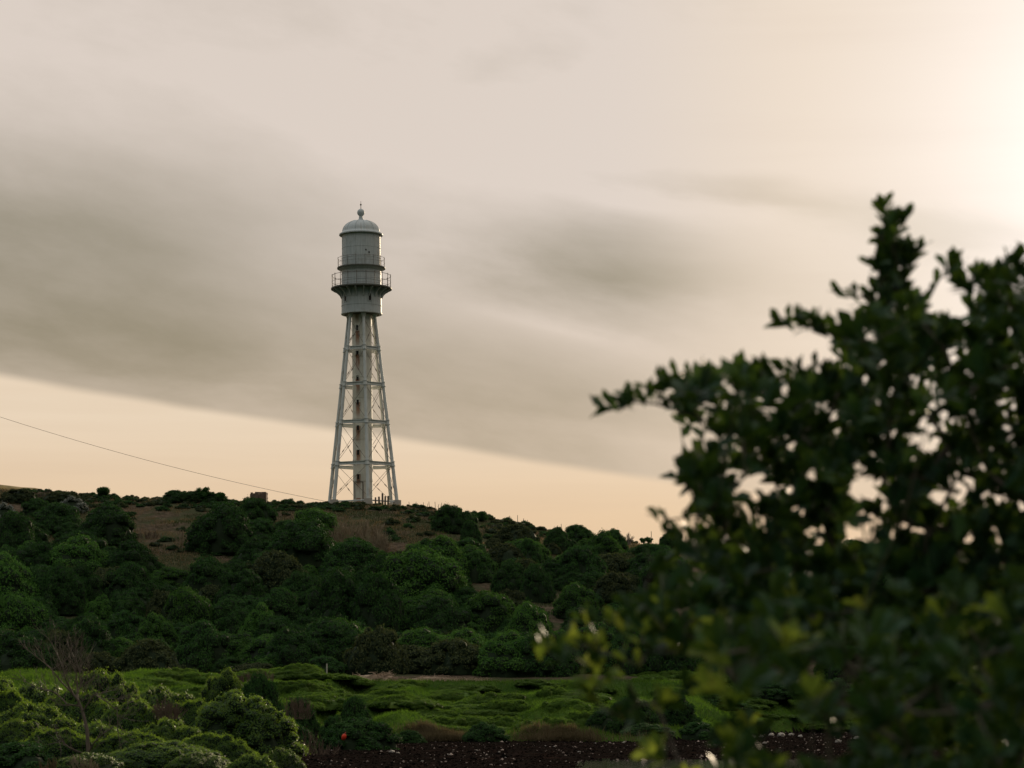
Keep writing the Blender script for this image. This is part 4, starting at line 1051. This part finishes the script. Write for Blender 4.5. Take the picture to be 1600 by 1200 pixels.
near_bush('darkb', 30, 1160, 60, 160, 'dark bush in the bottom left corner', zf=0.2, idx=1, rz=3)
rn_ = random.Random(77)
for i, (x, yt, Y, w) in enumerate(((60, 1062, 96, 150), (250, 1068, 104, 120), (120, 1072, 78, 140), (300, 1090, 84, 100), (30, 1120, 66, 130), (90, 1135, 62, 120), (330, 1142, 63, 120), (440, 1165, 64, 90), (205, 1140, 62, 140), (250, 1100, 78, 110), (170, 1064, 98, 110), (5, 1075, 76, 110), (310, 1170, 58, 130), (140, 1172, 57, 130))):
    near_bush('wide', x, yt+4, Y, w*1.55, 'lit waxy bush merged into the tangled green hedge at the lower left', name='bush', idx=i % 2, rz=rn_.uniform(0, 6), deep=rn_.uniform(0.8, 1.2)*w/F*Y/6*1.2)['group'] = 'waxy bushes merged into the lower left hedge'
for i, (x, yt, Y, w) in enumerate(((985, 1090, 128, 80), (1050, 1080, 132, 90), (1120, 1085, 146, 90), (940, 1110, 126, 60), (1200, 1065, 168, 110), (1300, 1060, 170, 120), (1400, 1075, 168, 120), (1500, 1070, 168, 120), (1010, 1130, 124, 90), (1090, 1128, 128, 80), (1590, 1080, 166, 110))):
    near_bush('darkb', x, yt, Y, w, 'dark bush on the far bank seen through the lower foreground shrub', name='bush', idx=i % 2, rz=i)['group'] = 'bushes behind the foreground shrub'
rt = random.Random(17)
for i, (x, yf, Y, w, h, lab, m) in enumerate(((262, 1118, 70, 0.9, 0.7, 'brown twiggy gap plant left of the large rounded bush', 'twig_brown'), (482, 1195, 90, 2.6, 1.6, 'tangle of dry brown stems between the rounded bush and the shore', 'twig_brown'), (462, 1120, 104, 1.6, 1.1, 'grey brown twig mass above the shore tangle', 'twig_brown'), (92, 1210, 57, 1.1, 0.62, 'brown straw clump at the bottom left under the dead tree', 'straw'), (128, 1214, 56, 0.8, 0.7, 'grey straw clump at the dead tree foot', 'twig_pale'), (400, 1062, 101, 1.9, 0.6, 'low grey brown twig mound above the dark round bushes', 'twig_brown'))):
    p = px(x, yf, Y); twig_bush(p, w, h, m, lab, 70, 200+i, 0.006, 2, r0=0.012)

# dead tree
def dead_tree():
    rs = random.Random(77); base = px(138, 1200, 61); top = px(110, 1095, 61)
    root = empty('dead_tree', base); tag(root, 'bare grey dead tree leaning left in front of the green hedge', 'tree')
    s = 61/F; P = lambda x, y, d=0: Vector(((x-138)*s, d, (1200-y)*s))
    mb = MB(); mb.tube([P(134, 1210), P(138, 1175), P(136, 1140), P(129, 1112), P(121, 1092), P(112, 1082)], [0.066, 0.055, 0.047, 0.040, 0.034, 0.028], 8); mb.build('trunk', M['dead'], root)
    limbs = [([P(112, 1082), P(95, 1066, .1), P(75, 1042, .2), P(55, 1027, .3)], 4), ([P(114, 1084), P(104, 1060, -.2), P(100, 1040, -.2), P(84, 1010, -.1)], 4), ([P(118, 1090), P(124, 1070, .2), P(122, 1050, .2), P(116, 1030, .3)], 3), ([P(129, 1112), P(150, 1085, -.3), P(168, 1095, -.3), P(185, 1110, -.2), P(186, 1140, -.2)], 3), ([P(126, 1104), P(108, 1100, -.3), P(90, 1082, -.3), P(60, 1074, -.2)], 3), ([P(137, 1180), P(150, 1160, -.3), P(160, 1150, -.4)], 2), ([P(136, 1180), P(112, 1168, -.3), P(100, 1158, -.3), P(82, 1162, -.2)], 2), ([P(121, 1092), P(120, 1066, .1), P(116, 1040, .1)], 3)]
    for pts, dep in limbs:
        b = MB(); b.tube(pts, [0.024-0.015*i/(len(pts)-1) for i in range(len(pts))], 6, cap=False)
        for i in range(len(pts)-1):
            for j in range(4):
                q = pts[i].lerp(pts[i+1], rs.random()); d = (pts[i+1]-pts[i]).normalized()
                grow(b, q, (d*0.6+Vector((rs.uniform(-1, 1), rs.uniform(-.6, .6), rs.uniform(-.3, 1)))*0.7), 0.38, 0.008, min(2, dep-1), 0.45, 0.2, (1, 3), 3, 0.2, 0.0035, 4, 0.72, None, rs)
        grow(b, pts[-1], pts[-1]-pts[-2], 0.42, 0.009, 2, 0.45, 0.15, (2, 3), 3, 0.2, 0.0035, 4, 0.72, None, rs)
        b.build('branch', M['dead'], root)
dead_tree()
# red float
t = px(537.5, 1151, 99.4); k = MB(); fl = empty('float', t); fl.rotation_euler = (0.3, 0.35, 0); tag(fl, 'small bright red float caught in the big dark bush at the shore', 'float')
k.lathe([(0.0, -0.16), (0.05, -0.15), (0.085, -0.09), (0.10, 0.0), (0.085, 0.07), (0.045, 0.12), (0.02, 0.14), (0.02, 0.19), (0.0, 0.19)], 14); k.build('body', M['red'], fl, smooth=True)
k = MB(); k.lathe([(0.022, 0.15), (0.034, 0.16), (0.034, 0.18), (0.022, 0.19)], 10); k.build('eye', M['dark'], fl)

# ------------------------------------------------------------------ shore pebbles and stones
n = 30000; Y = RNG.uniform(66, 162, n)**1.0; X = RNG.uniform(-0.10, 0.23, n)*Y
keep = (Y < bank_line(X)+0.1) & (left_land(X, Y) < 0.4); X = X[keep]; Y = Y[keep]; n = len(X); Z = height(X, Y)
OV, OF = ico(1)
OVl = OV*np.array([1, 0.8, 0.55]); S = RNG.lognormal(-3.35, 0.5, n); Mx = frames(rdir(n)*np.array([1, 1, 0.15]), np.tile([0, 0.05, 1.0], (n, 1))+0.3*rdir(n))
OCT_V = np.array([(1, 0, 0), (-1, 0, 0), (0, .8, 0), (0, -.8, 0), (0, 0, .6), (0, 0, -.6)]); OCT_F = np.array([(0, 2, 4), (2, 1, 4), (1, 3, 4), (3, 0, 4), (2, 0, 5), (1, 2, 5), (3, 1, 5), (0, 3, 5)])
V, T = bake(OCT_V, OCT_F, Mx, np.stack([X, Y, Z+0.01], 1), S); V += RNG.normal(0, 0.006, V.shape)
tag(link('pebbles', npmesh('pebbles', V, T), M['pebble']), 'dark wet pebbles and weed scraps covering the shore', 'pebbles', kind='stuff')
def stone_mesh(seed):
    rg = np.random.default_rng(seed); v, f = ICO2; v = v*(1+0.16*np.sin(v[:, [1]]*3+seed)+0.10*rg.normal(size=(len(v), 1)))*np.array([1, 0.8, 0.55])
    me = npmesh('stone', v, f); me.materials.append(M['rock']); return me
SM = [stone_mesh(i) for i in range(4)]
rs = random.Random(4)
for i, (x, y, w, lab) in enumerate(((613, 1176, 11, 'pale flat stone at the foot of the big dark shore bush'), (622, 1178, 7, 'small pale stone right beside the flat one at the shore bush'), (745, 1173, 5, ''), (780, 1176, 5, ''), (700, 1180, 5, ''), (852, 1166, 5, ''), (866, 1168, 5, ''), (930, 1162, 5, ''), (975, 1161, 6, ''), (1028, 1172, 8, ''), (1160, 1151, 9, ''), (1176, 1153, 12, ''), (1190, 1152, 9, ''), (1205, 1150, 11, ''), (1220, 1151, 16, 'largest pale stone of the row at the far waterline'), (1236, 1149, 10, ''), (1250, 1152, 9, ''), (1150, 1162, 6, ''), (1195, 1162, 7, ''), (1310, 1160, 12, ''), (1340, 1155, 12, ''), (1375, 1158, 14, ''), (790, 1185, 5, ''), (660, 1190, 5, ''), (720, 1188, 4, ''), (905, 1175, 5, ''))):
    Y = EYE*F/(y-HOR); Y = min(Y*0.95, 158); p = px(x, y, Y); s = w/F*Y/2; z = h1(p.x, p.y)
    o = link('shore_stone', SM[i % 4], loc=(p.x, p.y, max(z, -0.05)+s*0.2)); o.scale = (s, s, s*rs.uniform(0.7, 1.2)); o.rotation_euler = (0, 0, rs.uniform(0, 6))
    tag(o, lab or ('small pale stone lying on the dark open shore' if x < 1100 else 'pale rounded stone in the row at the far waterline behind the shrub'), 'stone', 'pale stones on the shore' if x < 1100 else 'pale stones at the far waterline')

# ------------------------------------------------------------------ foreground shrub
def inpoly(x, y, poly):
    c = False; n = len(poly); j = n-1
    for i in range(n):
        xi, yi = poly[i]; xj, yj = poly[j]
        if (yi > y) != (yj > y) and x < (xj-xi)*(y-yi)/(yj-yi)+xi: c = not c
        j = i
    return c
FG = [(1075, 690), (1062, 668), (1085, 612), (1160, 600), (1290, 602), (1325, 570), (1312, 535), (1350, 520), (1388, 498), (1400, 468), (1430, 470), (1470, 440), (1530, 436), (1600, 428), (1760, 450), (1850, 560), (1950, 800), (1960, 1250), (1000, 1330), (1090, 1180), (1030, 1110), (1000, 1020), (1020, 930), (1030, 868), (1090, 842), (1075, 780), (1088, 735)]
HOLES = [(1474, 470, 32), (1452, 492, 11), (1440, 682, 17), (1418, 690, 9), (1462, 700, 9), (1352, 775, 22), (1335, 800, 12), (1372, 760, 12), (1150, 755, 13), (1180, 757, 12), (1128, 750, 9), (1200, 750, 9), (1272, 765, 9), (1165, 722, 7), (1110, 815, 11), (1148, 835, 9), (1560, 790, 13), (1590, 795, 11), (1120, 668, 6), (1110, 690, 7), (1530, 620, 7), (1335, 838, 12), (1160, 838, 9), (1497, 505, 12), (1510, 555, 10), (1572, 500, 8), (1465, 555, 10)]
LOW = [(825, 1030), (880, 985), (950, 950), (1040, 925), (1100, 960), (1300, 1000), (1600, 900), (1800, 900), (1900, 1330), (1000, 1360), (950, 1240), (1010, 1140), (960, 1115), (880, 1100), (900, 1060)]
GAPS = [(1250, 1165, 90, 45), (1190, 1105, 50, 34), (900, 1150, 90, 70), (1000, 1060, 60, 40), (1090, 1130, 60, 45), (1290, 1060, 70, 22), (1330, 1120, 40, 26), (1100, 1180, 44, 22), (1440, 1110, 26, 20)]
fs_root = empty('foreground_shrub', px(1500, 1100, 7.4)*1.0); fs_root.location.z = 0.45
tag(fs_root, 'out of focus broad leaved shrub filling the right side in front of the view', 'shrub')
FO = fs_root.location.copy()
ros = []  # (pos, updir, nleaf, size, yellow)
rr = random.Random(21)
def fg_ok(x, y):
    for hx, hy, hr in HOLES:
        if (x-hx)**2+(y-hy)**2 < (hr+4)**2: return False
    for hx, hy, ax, ay in GAPS:
        if ((x-hx)/ax)**2+((y-hy)/ay)**2 < 1 and rr.random() < 0.93: return False
    return True
cnt = 0
while cnt < 1700:
    x = rr.uniform(980, 1960); y = rr.uniform(420, 1330)
    if not inpoly(x+14*math.sin(y/19.0)+9*math.sin(y/7.3), y+9*math.sin(x/13.0), FG) or not fg_ok(x, y): continue
    if y > 1030 and rr.random() < 0.72: continue
    if x < 1100 and y > 880 and rr.random() < 0.5: continue
    Y = 7.5 + rr.gauss(0, 0.42) - (0.35 if y > 900 else 0)
    ros.append((px(x, y, Y), Vector((rr.gauss(0, .5), rr.gauss(0, .5), rr.uniform(0.1, 1.0))), rr.randint(6, 10), rr.uniform(0.85, 1.15), False)); cnt += 1
COL = [(1362, 488), (1372, 455), (1362, 415), (1378, 380), (1376, 345), (1394, 345), (1404, 372), (1420, 385), (1428, 415), (1418, 450), (1412, 490)]
cnt = 0
while cnt < 75:
    x = rr.uniform(1355, 1435); y = rr.uniform(340, 492)
    if not inpoly(x, y, COL): continue
    ros.append((px(x, y, 7.5+rr.gauss(0, .09)), Vector((rr.gauss(0, .5), rr.gauss(0, .5), rr.uniform(0.4, 1.2))), rr.randint(3, 5), 0.8, False)); cnt += 1
cnt = 0
while cnt < 520:
    x = rr.uniform(815, 1900); y = rr.uniform(900, 1360)
    if not inpoly(x, y, LOW) or not fg_ok(x, y): continue
    if x < 1110 and rr.random() < 0.55: continue
    Y = rr.uniform(5.0, 6.7) if x > 1110 else rr.uniform(6.3, 6.95)
    ros.append((px(x, y, Y), Vector((rr.gauss(-.1, .5), rr.gauss(0, .5), rr.uniform(0.0, 1.0))), rr.randint(5, 8), rr.uniform(0.8, 1.05), False)); cnt += 1
# twigs that make the outline: lists of photo points from inside to the tip
TW = [([(1090, 650), (1040, 632), (990, 632), (955, 640)], 1.0), ([(1290, 610), (1200, 596), (1120, 594), (1050, 606), (985, 628)], 1.0), ([(1300, 590), (1240, 586), (1170, 586)], .9),
      ([(1350, 545), (1300, 528), (1262, 512), (1226, 508)], 1.0), ([(1340, 530), (1300, 512), (1260, 508)], .8), ([(1400, 490), (1370, 472), (1340, 466), (1320, 462)], .75), ([(1400, 500), (1404, 450), (1398, 400), (1386, 358), (1380, 332)], .85), ([(1404, 440), (1420, 410), (1432, 396)], .8), ([(1400, 420), (1384, 400), (1376, 388)], .7), ([(1402, 425), (1388, 418), (1378, 418)], .8), ([(1395, 385), (1408, 362), (1412, 350)], .75),
      ([(1455, 460), (1475, 430), (1485, 418)], .9), ([(1520, 460), (1530, 436)], .9), ([(1560, 460), (1562, 420), (1572, 414)], .95), ([(1600, 450), (1612, 412)], 1.0), ([(1500, 450), (1498, 430)], .8), ([(1580, 440), (1590, 415)], 1.0), ([(1095, 700), (1082, 720), (1078, 745)], .9), ([(1100, 765), (1082, 758), (1066, 752)], .6), ([(1110, 800), (1085, 815), (1060, 830)], .7), ([(1080, 835), (1050, 848), (1035, 826), (1024, 806)], .55), ([(1060, 850), (1046, 830), (1038, 812)], .5)]
sil = []
for pts, sz in TW:
    Yb = 7.5+rr.uniform(-.15, .15); w3 = [px(x, y, Yb) for x, y in pts]
    for a, b_ in zip(w3[:-1], w3[1:]):
        L = (b_-a).length; k = max(1, int(L/0.026))
        for i in range(k):
            q = a.lerp(b_, (i+rr.random())/k); q.y += rr.gauss(0, 0.05)
            sil.append((q, (b_-a).normalized()*0.55+Vector((rr.gauss(0, .35), rr.gauss(0, .4), 0.75)), rr.randint(3, 5), 0.9*sz, False))
    sil.append((w3[-1], (w3[-1]-w3[-2]).normalized()+Vector((0, 0, 0.25)), 5, sz*0.95, False))
# lower left spray
for pts in ([(1000, 1040), (950, 1010), (900, 1010), (850, 1028)], [(1020, 990), (980, 975), (930, 965), (900, 985)], [(980, 1060), (940, 1080), (930, 1120)], [(1060, 950), (1010, 950), (960, 950)], [(940, 1000), (925, 1030), (930, 1060)], [(1000, 1100), (980, 1120), (950, 1120)]):
    Yb = rr.uniform(6.3, 6.8); w3 = [px(x, y, Yb) for x, y in pts]
    for a, b_ in zip(w3[:-1], w3[1:]):
        k = max(2, int((b_-a).length/0.035))
        for i in range(k):
            q = a.lerp(b_, i/k); ros.append((q, (b_-a).normalized()*0.5+Vector((0, 0, .6)), 4, 0.72, False))
TV = np.array([(0, 0, 0), (-0.13, .32, .035), (0, .32, 0), (0.13, .32, .035), (-0.21, .74, .045), (0, .74, .02), (0.21, .74, .045), (0, 1.0, -.05)])
TF = np.array([(0, 2, 1), (0, 3, 2), (1, 2, 5), (1, 5, 4), (2, 3, 6), (2, 6, 5), (4, 5, 7), (5, 6, 7)])
leaf_me = {}
for key in ('fg', 'fg_sunlit'):
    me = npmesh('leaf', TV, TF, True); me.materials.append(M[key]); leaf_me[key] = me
LP, LM, LS, LY = [], [], [], []
for q, up, nl, sz, yel in ros+sil:
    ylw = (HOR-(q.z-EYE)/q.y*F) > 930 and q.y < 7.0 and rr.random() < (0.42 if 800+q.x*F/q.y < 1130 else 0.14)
    up = up.normalized(); a0 = rr.uniform(0, 6.28); t1 = up.orthogonal().normalized(); t2 = up.cross(t1)
    for i in range(nl):
        a = a0+i*2.4; op = rr.uniform(0.35, 1.25) if nl > 5 else rr.uniform(0.15, 0.95)
        d = (up*math.cos(op) + (t1*math.cos(a)+t2*math.sin(a))*math.sin(op)); d.z += 0.12; d.normalize()
        nrm = (up*0.8 - (t1*math.cos(a)+t2*math.sin(a))*0.5 + Vector((rr.gauss(0, .3), rr.gauss(0, .3), .2))).normalized()
        x = d.cross(nrm).normalized(); z = x.cross(d)
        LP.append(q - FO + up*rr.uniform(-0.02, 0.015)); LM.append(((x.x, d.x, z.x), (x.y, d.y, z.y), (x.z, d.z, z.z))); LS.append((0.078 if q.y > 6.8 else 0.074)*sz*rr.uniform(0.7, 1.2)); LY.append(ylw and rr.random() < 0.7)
LP = np.array([p[:] for p in LP]); LM = np.array(LM); LS = np.array(LS); LY = np.array(LY)
print('fg leaves', len(LP))
# the 300 that show largest, each an object of its own
WP = LP+np.array(FO); ax = 800+WP[:, 0]/WP[:, 1]*F; ay = HOR-(WP[:, 2]-EYE)/WP[:, 1]*F
seen = (ax > 0) & (ax < 1590) & (ay > 0) & (ay < 1190); score = np.where(seen, LS/WP[:, 1], -1); order = np.argsort(-score); big = order[:300]; rest = np.setdiff1d(np.arange(len(LP)), big)
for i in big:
    o = link('leaf', leaf_me['fg_sunlit' if LY[i] else 'fg'], parent=fs_root)
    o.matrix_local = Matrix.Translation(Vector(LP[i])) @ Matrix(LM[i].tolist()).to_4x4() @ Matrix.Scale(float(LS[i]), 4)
for yel, key in ((False, 'fg'), (True, 'fg_sunlit')):
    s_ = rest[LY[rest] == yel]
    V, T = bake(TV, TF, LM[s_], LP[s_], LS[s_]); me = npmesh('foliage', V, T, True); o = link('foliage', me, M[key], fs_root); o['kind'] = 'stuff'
# branches: each twig joins the nearest wood already grown
nodes = [Vector((0, 0, 0)), Vector((-0.02, 0.05, 0.4)), Vector((-0.1, 0, 0.8)), Vector((-0.12, 0.05, 1.2))]
par = [-1, 0, 1, 2]; ends = [q-FO for q, *_ in ros[::3]+sil[::4]]
ends.sort(key=lambda v: (v-nodes[3]).length)
arr = np.array([n_[:] for n_ in nodes])
for e_ in ends:
    dd = np.linalg.norm(arr-np.array(e_), axis=1) + 0.35*np.maximum(arr[:, 2]-e_.z, 0); j = int(np.argmin(dd)); a = nodes[j]
    if (e_-a).length > 0.22:
        m_ = a.lerp(e_, 0.5)+Vector((rr.gauss(0, .02), rr.gauss(0, .02), -0.02)); nodes.append(m_); par.append(j); j = len(nodes)-1; arr = np.vstack([arr, m_[:]])
    nodes.append(e_); par.append(j); arr = np.vstack([arr, e_[:]])
wt = [1.0]*len(nodes)
for i in range(len(nodes)-1, 0, -1): wt[par[i]] += wt[i]
rad = [0.0019*w_**0.42 for w_ in wt]
tb = MB(); bb = MB()
for i in range(1, len(nodes)):
    t_ = tb if i < 4 else bb; t_.tube([nodes[par[i]], nodes[i]], [min(rad[par[i]], rad[i]*1.5), rad[i]], 8 if i < 4 else 4, cap=False)
tb.build('trunk', M['bark'], fs_root, smooth=True); bb.build('branches', M['bark'], fs_root)['kind'] = 'stuff'
